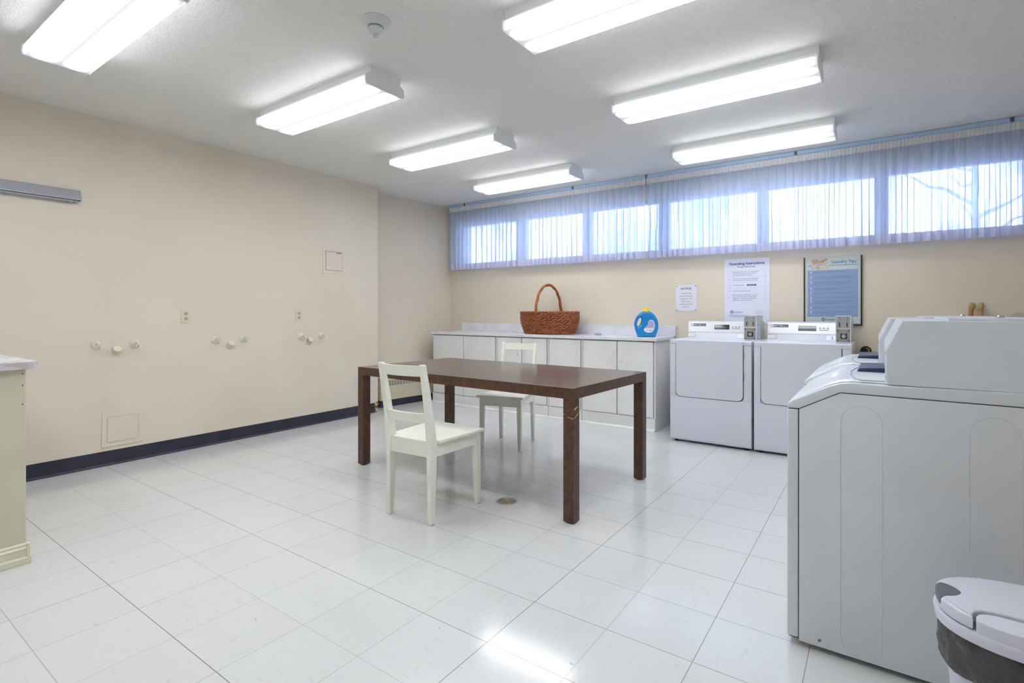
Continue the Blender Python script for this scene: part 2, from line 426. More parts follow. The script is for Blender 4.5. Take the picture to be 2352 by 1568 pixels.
def catmull(P, n=8, closed=True):
    out = []; N = len(P)
    for i in range(N if closed else N - 1):
        p0, p1, p2, p3 = [Vector(P[(i + k) % N]) if closed else Vector(P[max(0, min(N - 1, i + k))]) for k in (-1, 0, 1, 2)]
        for j in range(n):
            t = j / n
            out.append(.5 * ((2 * p1) + (-p0 + p2) * t + (2 * p0 - 5 * p1 + 4 * p2 - p3) * t * t + (-p0 + 3 * p1 - 3 * p2 + p3) * t ** 3))
    if not closed: out.append(Vector(P[-1]))
    return out

# ---------------------------------------------------------------- room shell
H = 2.67; XL = -4.86; YW = 5.56; XR = 1.32; YB = -2.6
AX0, AX1 = -5.11, -4.975       # alcove wall, slightly out of square
AY = 4.14
def struct(mb, name, m, smooth=None): return tag(mb.build(name, m, None, smooth), kind='structure')
struct(MB().box(-5.4, XR + .2, YB - .2, YW + .3, -.12, 0), 'floor', M['floor'])
struct(MB().box(-5.4, XR + .2, YB - .2, YW + .3, H, H + .12), 'ceiling', M['ceiling'])
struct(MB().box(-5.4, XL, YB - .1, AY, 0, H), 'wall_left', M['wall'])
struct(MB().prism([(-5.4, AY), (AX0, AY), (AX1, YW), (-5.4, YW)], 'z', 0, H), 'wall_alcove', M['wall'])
struct(MB().box(XR, XR + .15, YB - .1, YW, 0, H), 'wall_right', M['wall'])
struct(MB().box(-5.4, XR + .15, YB - .15, YB, 0, H), 'wall_back', M['wall'])
PANES = [(-4.76, -3.86), (-3.716, -2.891), (-2.782, -1.967), (-1.852, -.975), (-.886, -.024), (.078, .94)]
ZG0, ZG1 = 1.86, 2.38
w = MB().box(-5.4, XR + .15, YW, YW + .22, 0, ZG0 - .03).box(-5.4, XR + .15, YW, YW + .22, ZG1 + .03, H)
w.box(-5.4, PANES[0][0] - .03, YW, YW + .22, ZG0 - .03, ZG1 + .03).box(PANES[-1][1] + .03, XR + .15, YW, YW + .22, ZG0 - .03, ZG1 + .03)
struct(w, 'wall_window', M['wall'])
for i, (a, b) in enumerate(PANES):
    m0 = (PANES[i - 1][1] + a) / 2 if i else a - .03
    m1 = (b + PANES[i + 1][0]) / 2 if i < 5 else b + .03
    f = MB().box(m0, a, YW + .03, YW + .12, ZG0 - .03, ZG1 + .03, .004).box(b, m1, YW + .03, YW + .12, ZG0 - .03, ZG1 + .03, .004)
    f.box(a, b, YW + .03, YW + .12, ZG0 - .03, ZG0, .004).box(a, b, YW + .03, YW + .12, ZG1, ZG1 + .03, .004)
    fo = struct(f, 'window_%d' % (i + 1), M['frame_white'])
    MB().box(a - .005, b + .005, YW + .07, YW + .076, ZG0 - .005, ZG1 + .005).build('pane', M['glass'], fo)
    if i in (1, 3, 4): MB().box(m1 - .03, m1 - .01, YW + .005, YW + .03, 2.10, 2.17, .004).build('window_latch', M['steel'], fo)
# baseboards (black rubber with a moulded toe)
def base_profile(): return [(0, 0), (.016, 0), (.016, .006), (.007, .016), (.005, .108), (0, .112)]
b = MB(); b.prism([(XL + x, z) for x, z in base_profile()], 'y', YB, AY - .055); struct(b, 'baseboard_left', M['navy_rubber'])
b = MB(); b.box(AX0 + .001, AX0 + .010, AY + .005, 5.0, 0, .112); o = struct(b, 'baseboard_alcove', M['navy_rubber'])
b = MB(); b.prism([(YW - x, z) for x, z in base_profile()], 'x', AX1 + .01, XR); struct(b, 'baseboard_window', M['navy_rubber'])
b = MB(); b.prism([(XR - x, z) for x, z in base_profile()], 'y', YB, YW); struct(b, 'baseboard_right', M['navy_rubber'])
b = MB(); b.hexa([(XL, AY - .05, 0), (XL + .004, AY - .045, 0), (XL + .004, AY - .002, 0), (XL, AY - .002, 0)], [(XL, AY - .053, .118), (XL + .003, AY - .035, .112), (XL + .003, AY - .002, .12), (XL, AY - .002, .12)])
struct(b, 'trim_1', M['plaster_chip'])
# outside
o = struct(MB().box(-14, 10, YW + .4, 30, .9, 1.0), 'ground', M['outside_ground'])

# ---------------------------------------------------------------- ceiling lamps
def make_lamp():
    t = thing('ceiling_light', '-', 'ceiling light', (0, 0, H))
    L = .615
    # wraparound lens: flat bottom, rounded lower edges, sides leaning in
    prof = [(-.146, -.068), (-.149, -.100), (-.143, -.113), (-.132, -.116), (.132, -.116), (.143, -.113), (.149, -.100), (.146, -.068), (.10, -.052), (-.10, -.052)]
    MB().prism(prof, 'x', -L + .006, L - .006).build('lens', M['lens'], t)
    MB().prism([(-.115, 0), (-.115, -.040), (-.098, -.050), (.098, -.050), (.115, -.040), (.115, 0)], 'x', -L, L).build('housing', M['fixture'], t)
    cap = [(-.118, 0), (-.118, -.045), (-.150, -.062), (-.153, -.104), (-.146, -.119), (.146, -.119), (.153, -.104), (.150, -.062), (.118, -.045), (.118, 0)]
    for sx in (-1, 1):
        e = MB().prism(cap, 'x', sx * L - .004, sx * L + .004).build('end_cap', M['fixture'], t)
        MB().lathe([(0, 0), (.008, 0), (.008, .002), (0, .002)], 16, frame_mat((sx * (L + .004), .02, -.03), (0, 1, 0), (0, 0, sx))).build('knockout', M['fixture'], e)
    return t
LX, RX = -3.115, -.885
LY = [-.34, .915, 2.19, 3.46, 4.70]; RY = [-.31, .93, 2.20, 3.475, 4.765]
lamp0 = make_lamp()
LAMPL = {('L', 0): 'wraparound ceiling light of the left row, outside the photo beyond its top left corner', ('L', 1): 'wraparound ceiling light cut off by the top left corner of the photo',
 ('L', 2): 'white wraparound ceiling light in the left row, second from the camera', ('L', 3): 'white wraparound ceiling light in the left row, between its two neighbours above the table',
 ('L', 4): 'smallest-looking ceiling light of the left row, nearest the window corner', ('R', 0): 'wraparound ceiling light of the right row above the camera, out of view',
 ('R', 1): 'wraparound ceiling light of the right row cut off by the top edge of the photo', ('R', 2): 'white wraparound ceiling light in the right row, the whole one nearest the camera',
 ('R', 3): 'wraparound ceiling light of the right row closest to the curtains', ('R', -1): 'wraparound ceiling light of the right row behind the camera'}
first = True
for key, X, ys in (('L', LX, LY), ('R', RX, RY)):
    for i, y in enumerate(ys):
        o = lamp0 if first else copy_tree(lamp0); first = False
        o.location = (X, y, H); k = i if key == 'L' else (i - 1)
        o['label'] = LAMPL.get((key, k), 'ceiling light'); o['category'] = 'ceiling light'; o['group'] = 'wraparound fluorescent ceiling lights'
# smoke detector
t = thing('smoke_detector', 'round white smoke detector on the stippled ceiling', 'smoke detector', (-2.10, 1.775, H))
fl = Matrix.Scale(-1, 4, (0, 0, 1))
MB().lathe([(0, 0), (.073, 0), (.075, .004), (.068, .014), (.050, .030), (.040, .034), (0, .034)], 40, fl).build('base_plate', M['smoke'], t, 40)
MB().lathe([(0, .030), (.037, .030), (.037, .036), (0, .036)], 32, fl).build('vent_ring', M['dark'], t, 40, 'dark vent slot')
h_ = MB().lathe([(0, .036), (.036, .036), (.040, .045), (.030, .062), (.014, .070), (0, .070)], 32, fl).build('sensor_head', M['smoke'], t, 40)
MB().lathe([(0, .068), (.013, .068), (.014, .078), (.009, .084), (0, .084)], 24, fl).build('sensor_tip', M['smoke'], h_, 40)

# ---------------------------------------------------------------- wall things on the left wall (outward = +X)
def outlet(y, z, label):
    t = thing('power_outlet', label, 'outlet', (XL, y, z), 0, 'duplex outlets on the left wall')
    MB().box(0, .006, -.038, .038, -.057, .057, .003).build('cover_plate', M['outlet_ivory'], t)
    for dz in (.022, -.022):
        r = MB().prism([(.017 * math.cos(a) , max(-.013, min(.013, .017 * math.sin(a))) ) for a in [2 * PI * k / 24 for k in range(24)]], 'x', .004, .009)
        s_ = r.build('socket', mat('socket_tan', (186, 180, 148), .4) if 'socket_tan' not in bpy.data.materials else bpy.data.materials['socket_tan'], t); s_.location = (0, 0, dz)
        MB().box(.0085, .0095, -.008, -.005, -.003, .006).box(.0085, .0095, .005, .008, -.003, .006).box(.0085, .0095, -.002, .002, -.010, -.006).build('slot', M['dark'], s_)
    MB().lathe([(0, 0), (.003, 0), (.003, .0015), (0, .0015)], 12, frame_mat((.006, 0, 0), (0, 1, 0), (0, 0, 1))).build('screw', M['steel'], t)
    return t
outlet(2.043, 1.147, 'ivory duplex outlet above the middle pair of wall valves')
outlet(3.110, 1.147, 'ivory duplex outlet nearest the square access panel')

def make_valve():
    t = thing('wall_valve', '-', 'valve', (XL, 0, 0))
    R90 = frame_mat((0, 0, 0), (0, 1, 0), (0, 0, 1))   # lathe axis -> +X
    MB().lathe([(0, 0), (.034, 0), (.034, .004), (.027, .012), (.014, .016), (0, .016)], 32, R90).build('escutcheon', M['valve_paint'], t, 40)
    MB().lathe([(0, .012), (.0095, .012), (.0095, .040), (.013, .042), (.013, .058), (0, .058)], 20, R90).build('stem', M['valve_paint'], t, 40)
    MB().tube([(.046, 0, 0), (.050, 0, -.010), (.060, .004, -.020), (.074, .008, -.022)], [.008, .009, .009, .010], 12).build('spout', M['valve_paint'], t, 60)
    hb = MB()
    for k in range(4):
        a = PI / 4 + k * PI / 2
        hb.tube([(.064, 0, 0), (.066, .022 * math.cos(a), .022 * math.sin(a))], [.005, .007], 8)
    hb.lathe([(0, .056), (.008, .056), (.008, .072), (0, .074)], 12, R90)
    hb.build('tap_handle', M['valve_paint'], t, 50)
    return t
vl = {(1.418, .932): 'painted wall valve at the far left, nearest the counter', (1.672, .930): 'painted wall valve right of the leftmost standpipe, above the low access panel',
      (2.287, .934): 'painted wall valve left of the middle standpipe, right below an outlet', (2.538, .934): 'painted wall valve right of the middle standpipe',
      (3.136, .934): 'painted wall valve left of the standpipe nearest the corner', (3.372, .936): 'painted wall valve nearest the room corner'}
v0 = make_valve(); first = True
for (y, z), lab in vl.items():
    o = v0 if first else copy_tree(v0); first = False
    o.location = (XL, y, z); o.rotation_euler = (0, 0, 0); o['label'] = lab; o['group'] = 'washer hook-up valves on the left wall'
p0 = None
for y, lab in ((1.545, 'capped cream drain standpipe between the two leftmost wall valves'), (2.42, 'capped cream drain standpipe between the middle pair of valves'), (3.232, 'capped cream drain standpipe between the two valves nearest the corner')):
    if p0 is None:
        p0 = thing('standpipe', lab, 'pipe', (XL, y, .87), 0, 'capped drain standpipes on the left wall')
        d = Vector((.72, 0, .69)).normalized(); q = d.to_track_quat('Z', 'Y').to_matrix().to_4x4()
        MB().lathe([(0, -.03), (.022, -.03), (.022, .030), (0, .030)], 28, q).build('pipe', M['valve_paint'], p0, 40)
        MB().lathe([(0, .026), (.027, .026), (.028, .029), (.028, .039), (.026, .042), (0, .042)], 28, q).build('cap', M['valve_paint'], p0, 40)
    else:
        o = copy_tree(p0); o.location.y = y; o['label'] = lab

def access_panel(y0, y1, z0, z1, label, slot):
    t = thing('access_panel', label, 'access panel', (XL, (y0 + y1) / 2, z0), 0)
    hy = (y1 - y0) / 2; hz = z1 - z0; bw = .034
    MB().box(0, .006, -hy, hy, 0, hz, .0015).build('frame', M['wall'], t)
    MB().box(.0055, .0066, -hy + bw - .003, hy - bw + .003, bw - .003, hz - bw + .003).build('shadow_gap', M['dark'] if slot else M['beige_metal'], t)
    d_ = MB().box(.0055, .009, -hy + bw, hy - bw, bw, hz - bw, .001).build('door', M['wall'], t)
    if slot:
        MB().box(.0088, .0098, hy - bw - .075, hy - bw - .008, hz - bw - .014, hz - bw - .007).build('latch_slot', M['dark'], d_)
        MB().lathe([(0, 0), (.004, 0), (.003, .002), (0, .002)], 12, frame_mat((.009, -.02, hz - bw - .006), (0, 1, 0), (0, 0, 1))).build('screw', M['steel'], d_)
access_panel(3.392, 3.667, 1.602, 1.873, 'square painted access panel high on the left wall near the corner', True)
access_panel(1.452, 1.724, .142, .402, 'painted low access panel above the black baseboard, below the leftmost valves', False)

t = thing('wall_light', 'long grey aluminium wall light housing high on the left wall', 'wall light', (XL, .6, 2.0))
MB().prism([(0, .080), (.030, .080), (.062, .008), (.062, .002), (.054, .002), (0, .002)], 'y', -1.0, .715, .001).build('housing', M['aluminium'], t)
MB().prism([(.006, .004), (.050, .004), (.044, -.012), (.008, -.012)], 'y', -.98, .70, .002).build('diffuser', M['aluminium'], t)
MB().box(.010, .060, -1.0, .712, .000, .003).build('gap_line', M['dark'], t)
for y in (.64, .675): MB().lathe([(0, 0), (.005, 0), (.005, .004), (0, .004)], 12, Matrix.Translation((.03, y, -.016))).build('screw', M['steel'], t)

# convector heater in the alcove
ang = math.atan2(AX1 - AX0, YW - AY)
def alc(y): return AX0 + (AX1 - AX0) * (y - AY) / (YW - AY)
t = thing('convector_heater', 'cream convector heater with slotted grille along the alcove wall under the table view', 'heater', (alc(4.32), 4.32, 0), -ang)
MB().box(.002, .085, 0, 1.17, .085, .37, .006).build('casing', M['convector'], t)
g = MB()
for k in range(26):
    y = .04 + k * .043
    g.hexa([(.0845, y, .262), (.0862, y, .262), (.0862, y + .034, .262), (.0845, y + .034, .262)], [(.0845, y - .012, .33), (.0862, y - .012, .33), (.0862, y + .022, .33), (.0845, y + .022, .33)])
g.build('grille', mat('grille_grey', (150, 148, 134), .5), t)
MB().box(.002, .075, 0, 1.17, 0, .085, .002).build('plinth', M['navy_rubber'], t, None, 'black rubber plinth')
MB().tube([(.04, -.11, .052), (.05, .0, .052), (.055, .03, .052)], .010, 10).build('supply_pipe', M['steel'], t, 60)

# ---------------------------------------------------------------- curtains
def sheer(name, x0, x1, label, seed):
    rnd = random.Random(seed)
    t = thing(name, label, 'curtain', ((x0 + x1) / 2, 5.455, 1.76), 0, 'sheer curtains over the high windows')
    xc = (x0 + x1) / 2
    # irregular fold phase along the width
    N = int((x1 - x0) / .0042); xs = [x0 + (x1 - x0) * i / N for i in range(N + 1)]
    ph = [0.]; wl = .085
    lams = []
    x = 0.
    for i in range(N):
        k = .5 + .5 * noise.noise(Vector((xs[i] * 3.1, seed, 0)))
        lam = .040 + .10 * k * k + .02 * k
        lams.append(lam); ph.append(ph[-1] + 2 * PI * (x1 - x0) / N / lam)
    def surf(i, z, top):
        x = xs[i]; f = (2.61 - z) / (2.61 - 1.76)       # 0 at top .. 1 at hem
        a_big = .004 + .034 * min(1, f * 2.2) * (.6 + .8 * abs(noise.noise(Vector((x * 2.3, seed + 5, 0)))))
        sway = .012 * noise.noise(Vector((x * 4, z * 2.5, seed)))
        sm = max(0., 1 - f * 5)
        y = a_big * math.sin(ph[i] + 1.1 * noise.noise(Vector((x * 6, z * 3.0, seed + 2)))) + .007 * sm * math.sin(x * 2 * PI / .026 + 2 * noise.noise(Vector((x * 9, 0, seed))))
        y += .006 * f * math.sin(ph[i] * 2.3 + 1)
        lam = lams[min(i, N - 1)]; dx = min(1, f * 2.6) * lam * (.05 + .14 * (.5 + .5 * noise.noise(Vector((x * 5.3, seed + 9, z * .6))))) * math.sin(2 * ph[i] + .8)
        return (x - xc + dx + sway * f * .6, y, z - 1.76)
    def sheet(zs, nm, m, off=0.):
        b = bmesh.new(); g = []
        for z in zs: g.append([b.verts.new((p[0], p[1] + off, p[2])) for p in (surf(i, z, 2.61) for i in range(N + 1))])
        for r0, r1 in zip(g, g[1:]):
            for i in range(N): b.faces.new((r0[i], r0[i + 1], r1[i + 1], r1[i]))
        me = bpy.data.meshes.new(nm); b.to_mesh(me); b.free(); me.materials.append(m)
        me.polygons.foreach_set('use_smooth', [True] * len(me.polygons))
        o = bpy.data.objects.new(nm, me); COL.objects.link(o); o.parent = t; return o
    sheet([2.57 - (2.57 - 1.845) * j / 16 for j in range(17)], 'sheer_panel', M['sheer'])
    sheet([1.845, 1.82, 1.79, 1.765], 'hem', M['sheer_hem'])
    sheet([2.632, 2.60, 2.572], 'heading_tape', M['heading'])
    return t
sheer('sheer_curtain', -4.90, -2.06, 'pleated white sheer curtain over the windows left of the seam, above the basket', 11)
sheer('sheer_curtain', -2.05, XR - .03, 'pleated white sheer curtain above the dryers, reaching the right edge', 23)
t = thing('curtain_rail', 'pale blue curtain rail along the top of the window wall', 'curtain rail', ((-4.93 + XR) / 2, 5.455, 2.62))
MB().box(-(XR + 4.91) / 2, (XR + 4.91) / 2, -.012, .012, .014, .048, .003).build('track', M['rail'], t)
for x in (-4.62, -2.95, -2.05, -.62, .84):
    MB().box(x - (-4.93 + XR) / 2 - .012, x - (-4.93 + XR) / 2 + .012, -.016, -.011, .012, .048, .002).build('bracket', M['steel'], t)

# bare tree outside
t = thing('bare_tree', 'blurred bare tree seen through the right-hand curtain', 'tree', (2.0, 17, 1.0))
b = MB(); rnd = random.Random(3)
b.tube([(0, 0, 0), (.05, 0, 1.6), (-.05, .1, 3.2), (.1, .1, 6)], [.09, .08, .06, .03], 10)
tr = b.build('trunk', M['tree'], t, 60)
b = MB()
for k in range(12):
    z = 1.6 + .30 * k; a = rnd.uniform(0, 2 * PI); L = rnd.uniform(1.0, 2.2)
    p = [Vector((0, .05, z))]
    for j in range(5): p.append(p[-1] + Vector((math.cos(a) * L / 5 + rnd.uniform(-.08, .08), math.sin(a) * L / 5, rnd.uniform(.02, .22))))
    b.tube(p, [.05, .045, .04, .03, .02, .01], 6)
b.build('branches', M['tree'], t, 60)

# ---------------------------------------------------------------- base cabinets by the window wall
CY = 5.0; CB = YW - .005
def handle(parent, x, zc):
    MB().tube([(x, -.018, zc - .050), (x, -.034, zc - .050), (x, -.043, zc - .040), (x, -.043, zc + .040), (x, -.034, zc + .050), (x, -.018, zc + .050)], .0055, 10).build('handle', M['fixture'], parent, 60)
def cabinet(x0, x1, doors, label, edge_right=False):
    t = thing('base_cabinet', label, 'cabinet', ((x0 + x1) / 2, CY + .018, 0), 0, 'white base cabinets under the long worktop')
    o0 = (x0 + x1) / 2
    x0 -= o0; x1 -= o0
    MB().box(x0 + .0008, x1 - .0008, 0, CB - CY - .018, .0, .893, .0015).build('body', M['white_paint'], t)
    MB().box(x0 + .002, x1 - .002, -.014, 0.001, .0, .128, .002).build('kick_board', M['white_paint'], t)
    n_ = 8
    MB().prism([(-.014, 0), (-.014, .022)] + [(-.014 - .018 * math.sin(PI / 2 * k / n_), .022 * math.cos(PI / 2 * k / n_)) for k in range(n_ + 1)], 'x', x0 + .001, x1 - .001).build('toe_moulding', M['fixture'], t, 50)
    for d0, d1, hx in doors:
        dd = MB().box(d0 - o0, d1 - o0, -.018, 0, .137, .882, .0015).build('door', M['white_paint'], t)
        handle(dd, hx - o0, .737)
    g = MB()
    g.box(x0 + .01, x1 - .01, -.0012, .0006, .8835, .8865)
    for d0, d1, hx in doors: g.box(d0 - .0012 - o0, d0 - .0001 - o0, -.0015, .0006, .137, .884); g.box(d1 + .0002 - o0, d1 + .0028 - o0, -.0015, .0006, .137, .884)
    g.build('shadow_gap', M['dark'], t)
cabinet(-4.795, -3.745, [(-4.775, -4.265, -4.325), (-4.255, -3.768, -4.195)], 'white two-door base cabinet at the left end by the alcove')
cabinet(-3.743, -3.022, [(-3.722, -3.384, -3.428), (-3.372, -3.042, -3.326)], 'white two-door base cabinet directly behind the far chair')
cabinet(-3.020, -2.602, [(-3.000, -2.618, -2.668)], 'white single-door base cabinet between the two-door ones, right of the basket')
cabinet(-2.600, -1.793, [(-2.575, -2.200, -2.244), (-2.190, -1.815, -2.142)], 'white two-door base cabinet at the right end beside the dryer')
t = thing('worktop', 'long white laminate worktop over the base cabinets with low backsplash', 'worktop', (-3.295, 5.27, .894))
MB().box(-1.52, 1.52, -.285, .287, .001, .031, .003).build('slab', M['worktop'], t)
MB().box(-1.515, 1.515, -.286, -.2835, .004, .010).build('edge_band', M['white_paint'], t)
MB().box(-1.45, 1.535, .262, .284, .031, .145, .003).build('backsplash', M['worktop'], t)

# things on the worktop
TOPZ = .925
# wicker basket
bx, by = -3.18, 5.29
t = thing('wicker_basket', 'brown oval wicker basket with a tall arched handle on the worktop', 'basket', (bx, by, TOPZ + .002))
def ell(a, b_, th): return (a * math.cos(th), b_ * math.sin(th))
rows = 12; hB = .245
wv = MB()
def rad(f): return (.318 + .054 * math.sin(PI / 2 * min(1, f * 1.25)) , .180 + .038 * math.sin(PI / 2 * min(1, f * 1.25)))
ST = 36
for r_ in range(rows):
    f = r_ / (rows - 1); z = .014 + f * (hB - .028); a, b_ = rad(f)
    for sgn in (0, 1):
        pts = []
        for k in range(ST * 4):
            th = 2 * PI * k / (ST * 4); wob = math.cos(ST / 2 * th + PI * sgn + r_ * PI * .5)
            x, y = ell(a + .009 * wob, b_ + .009 * wob, th)
            pts.append((x, y, z + .0062 * math.sin(ST / 2 * th + PI * sgn + r_ * PI * .5) + .002 * math.sin(3 * th + r_)))
        wv.tube(pts, .0070 + .0010 * random.random(), 6, closed=True)
wv.build('woven_side', M['wicker'], t, 180)
st = MB()
for k in range(ST):
    th = 2 * PI * (k + .5) / ST
    st.tube([(*ell(*rad(0), th), .004), (*ell(*rad(.5), th), hB / 2), (*ell(*rad(1), th), hB)], .006, 6)
st.build('stakes', M['wicker'], t, 180)
rm = MB()
for s_ in range(3):
    pts = []
    for k in range(160):
        th = 2 * PI * k / 160; a, b_ = rad(1); w_ = 18 * th + s_ * 2 * PI / 3
        x, y = ell(a + .010 * math.cos(w_), b_ + .010 * math.cos(w_), th); pts.append((x, y, hB + .004 + .010 * math.sin(w_)))
    rm.tube(pts, .0078, 7, closed=True)
rm.build('braided_rim', M['wicker'], t, 180)
bs = MB()
for s_ in range(2):
    pts = []
    for k in range(160):
        th = 2 * PI * k / 160; a, b_ = rad(0); w_ = 16 * th + s_ * PI
        x, y = ell(a + .006 * math.cos(w_), b_ + .006 * math.cos(w_), th); pts.append((x, y, .014 + .006 * math.sin(w_)))
    bs.tube(pts, .008, 6, closed=True)
bs.prism([ell(.316, .178, 2 * PI * k / 40) for k in range(40)], 'z', .003, .010)
bs.build('base_weave', M['wicker'], t, 180)
hd = MB()
core = []
for k in range(41):
    f = k / 40; th = PI * f
    y = -.215 * math.cos(th) if True else 0
    core.append(Vector((-.008 - .045 * math.cos(th), y * (1 - .0 * f), .20 + .375 * math.sin(th) ** .82)))
hd.tube(core, .0135, 10)
for s_ in range(3):
    pts = []
    for k, c in enumerate(core):
        d = (core[min(k + 1, 40)] - core[max(k - 1, 0)]).normalized(); u = Vector((1, 0, 0)); v = d.cross(u).normalized(); a = k * .42 + s_ * 2 * PI / 3
        pts.append(c + u * (.012 * math.cos(a)) + v * (.012 * math.sin(a)))
    hd.tube(pts, .0062, 6)
hd.build('arched_handle', M['wicker_handle'], t, 180)

# detergent bottle
t = thing('detergent_bottle', 'blue laundry detergent bottle with a yellow cap on the worktop', 'bottle', (-1.965, 5.22, TOPZ + .001), math.radians(24))
out = [(-.088, 0), (-.106, .045), (-.119, .10), (-.120, .15), (-.107, .195), (-.078, .235), (-.038, .262), (.0, .268), (.035, .262), (.070, .240), (.100, .200), (.118, .150), (.120, .10), (.108, .045), (.090, 0)]
oc = catmull([(x, y, 0) for x, y in out[1:-1]], 5, False)
outer = [(-.088, 0)] + [(p.x, p.y) for p in oc] + [(.090, 0)]
hole = [(p.x, p.y) for p in catmull([(-.092, .115, 0), (-.080, .112, 0), (-.062, .135, 0), (-.050, .175, 0), (-.056, .197, 0), (-.070, .192, 0), (-.090, .160, 0), (-.097, .130, 0)], 4)]
bb = fill_curve([outer, hole[::-1]], .018, .026, 5)
bmesh.ops.transform(bb, matrix=frame_mat((0, 0, 0), (1, 0, 0), (0, 0, 1)), verts=bb.verts)
zmin = min(v.co.z for v in bb.verts)
for v in bb.verts: v.co.z -= zmin
mm_ = MB(); mm_.b.free(); mm_.b = bb
mm_.build('bottle_body', M['bottle_blue'], t, 60)
cp = MB().lathe([(0, .0), (.035, .0), (.036, .003), (.036, .020), (.030, .032), (.022, .036), (.021, .052), (.019, .055), (0, .055)], 28, Matrix.Translation((0, 0, .250)))
cp.build('cap', M['cap_yellow'], t, 40)
lab = [(p.x, p.y) for p in catmull([(-.028, .075, 0), (-.010, .100, 0), (.010, .125, 0), (.020, .158, 0), (.040, .178, 0), (.068, .165, 0), (.082, .130, 0), (.078, .090, 0), (.060, .055, 0), (.030, .045, 0), (-.005, .050, 0)], 5)]
FY = -.0445
b = MB().prism(lab, 'y', FY - .0006, FY); lo = b.build('label_sticker', M['paper'], t)
lab2 = [(p[0] * .86 + .005, .118 + (p[1] - .112) * .8) for p in lab if p[1] > .078]
MB().prism(lab2, 'y', FY - .0012, FY - .0005).build('lilac_print', M['label_lilac'], lo)
text('lettering', [('4.43 L', .016, .042, .066, 'CENTER', .02), ('72', .012, .004, .070, 'CENTER', .02)], frame_mat((0, FY - .0016, 0), (1, 0, 0), (0, 0, 1)), M['ink_dark'], lo)

# crumpled clear wrapper
b = bmesh.new(); bmesh.ops.create_icosphere(b, subdivisions=3, radius=1)
for v in b.verts:
    k = 1 + .35 * noise.noise(v.co * 2.3 + Vector((3, 1, 2))) + .2 * noise.noise(v.co * 5)
    v.co = Vector((v.co.x * .042 * k, v.co.y * .03 * k, max(0, (v.co.z + .5) * .020 * k)))
mm_ = MB(); mm_.b.free(); mm_.b = b
o = mm_.build('crumpled_wrapper', M['clear_plastic']); o.location = (-2.55, 5.3, TOPZ + .001)
tag(o, 'small crumpled clear plastic wrapper on the worktop between basket and bottle', 'wrapper')

# ---------------------------------------------------------------- signs on the window wall
FR = lambda x, z, d=.0: frame_mat((x, d, z), (1, 0, 0), (0, 0, 1))
t = thing('notice_sign', 'small white NOTICE sign with four dark screws', 'sign', (-1.657, YW, 1.193))
MB().box(-.110, .110, -.004, -.0005, 0, .278, .0008).build('plate', M['notice'], t)
for sx in (-.098, .098):
    for z in (.012, .264): MB().lathe([(0, 0), (.005, 0), (.004, .003), (0, .003)], 14, frame_mat((sx, -.004, z), (1, 0, 0), (0, 0, 1))).build('screw', M['dark'], t)
text('lettering', [('NOTICE', .030, 0, .236, 'CENTER', .02)] + [(s_, .0125, 0, .186 - k * .0285, 'CENTER', .008) for k, s_ in enumerate(['TO RESTART DRYER,', 'CLOSE DOOR AND PUSH', 'START BUTTON.  THIS', 'MUST BE DONE', 'EVERYTIME YOU OPEN', 'THE DOOR.'])], FR(0, 0, -.0045), M['ink_dark'], t)

def coin_logo(parent, x, z, s_, m, d):
    # ring with an inner C standing for the first letters
    b = MB()
    pts = []
    for k in range(25):
        a = 2 * PI * k / 24; pts.append(a)
    R_, r_ = .5 * s_, .36 * s_
    for k in range(24):
        a, c = pts[k], pts[k + 1]
        b.quad([(x + R_ * math.cos(a), d, z + R_ * math.sin(a)), (x + R_ * math.cos(c), d, z + R_ * math.sin(c)), (x + r_ * math.cos(c), d, z + r_ * math.sin(c)), (x + r_ * math.cos(a), d, z + r_ * math.sin(a))])
    R_, r_ = .28 * s_, .16 * s_
    for k in range(16):
        a = .8 + (2 * PI - 1.6) * k / 16; c = .8 + (2 * PI - 1.6) * (k + 1) / 16; q = .1 * s_
        b.quad([(x + q + R_ * math.cos(a), d, z + R_ * math.sin(a)), (x + q + R_ * math.cos(c), d, z + R_ * math.sin(c)), (x + q + r_ * math.cos(c), d, z + r_ * math.sin(c)), (x + q + r_ * math.cos(a), d, z + r_ * math.sin(a))])
    b.build('logo', m, parent)

PH = .655; PWd = .4155
t = thing('instruction_sign', 'white Operating Instructions sign with blue print above the left dryer', 'sign', (-1.0635, YW, 1.714 - PH))
MB().box(-PWd / 2, PWd / 2, -.006, -.0005, 0, PH, .001).build('board', M['paper'], t)
T = PH
items = [('Operating Instructions', .036, 0, T - .050, 'CENTER', .022), ('Drop-Coin Dryer', .023, 0, T - .082, 'CENTER', .012)]
rowz = [.118, .178, .236, .292, .350, .424]
for k in range(5): items.append((str(k + 1), .020, -.162, T - (rowz[k] + rowz[k + 1]) / 2, 'CENTER', 0))
body = [['Load laundry into dryer.  Do not overload', 'the machine, as this will cause clothes to', 'dry unevenly and take more time.'], ['Insert the coins (Loonies and/or Quarters)', 'into the coin slot to activate the machine.'], ['The display will flash'], ['Select the desired dryer cycle.'], ['While the dryer is in operation,  you may', 'insert additional quarters to extend the', 'drying time.  The maximum drying time', 'available per cycle is 90 minutes.']]
for k, L in enumerate(body):
    zc = T - (rowz[k] + rowz[k + 1]) / 2
    for j, s_ in enumerate(L): items.append((s_, .0138, -.130, zc + ((len(L) - 1) / 2 - j) * .0165, 'LEFT', .004))
items += [('inamatic', .026, -.118, T - .532, 'LEFT', 0), ("Canada's Most Trusted Name", .0135, -.163, T - .564, 'LEFT', .01), ('in Apartment Services', .0135, -.145, T - .578, 'LEFT', .01),
          ('Call 24 Hours', .009, .115, T - .522, 'CENTER', 0), ('Call Customer Care', .009, .115, T - .541, 'CENTER', 0)]
text('lettering', items, FR(0, 0, -.0066), M['ink_blue'], t)
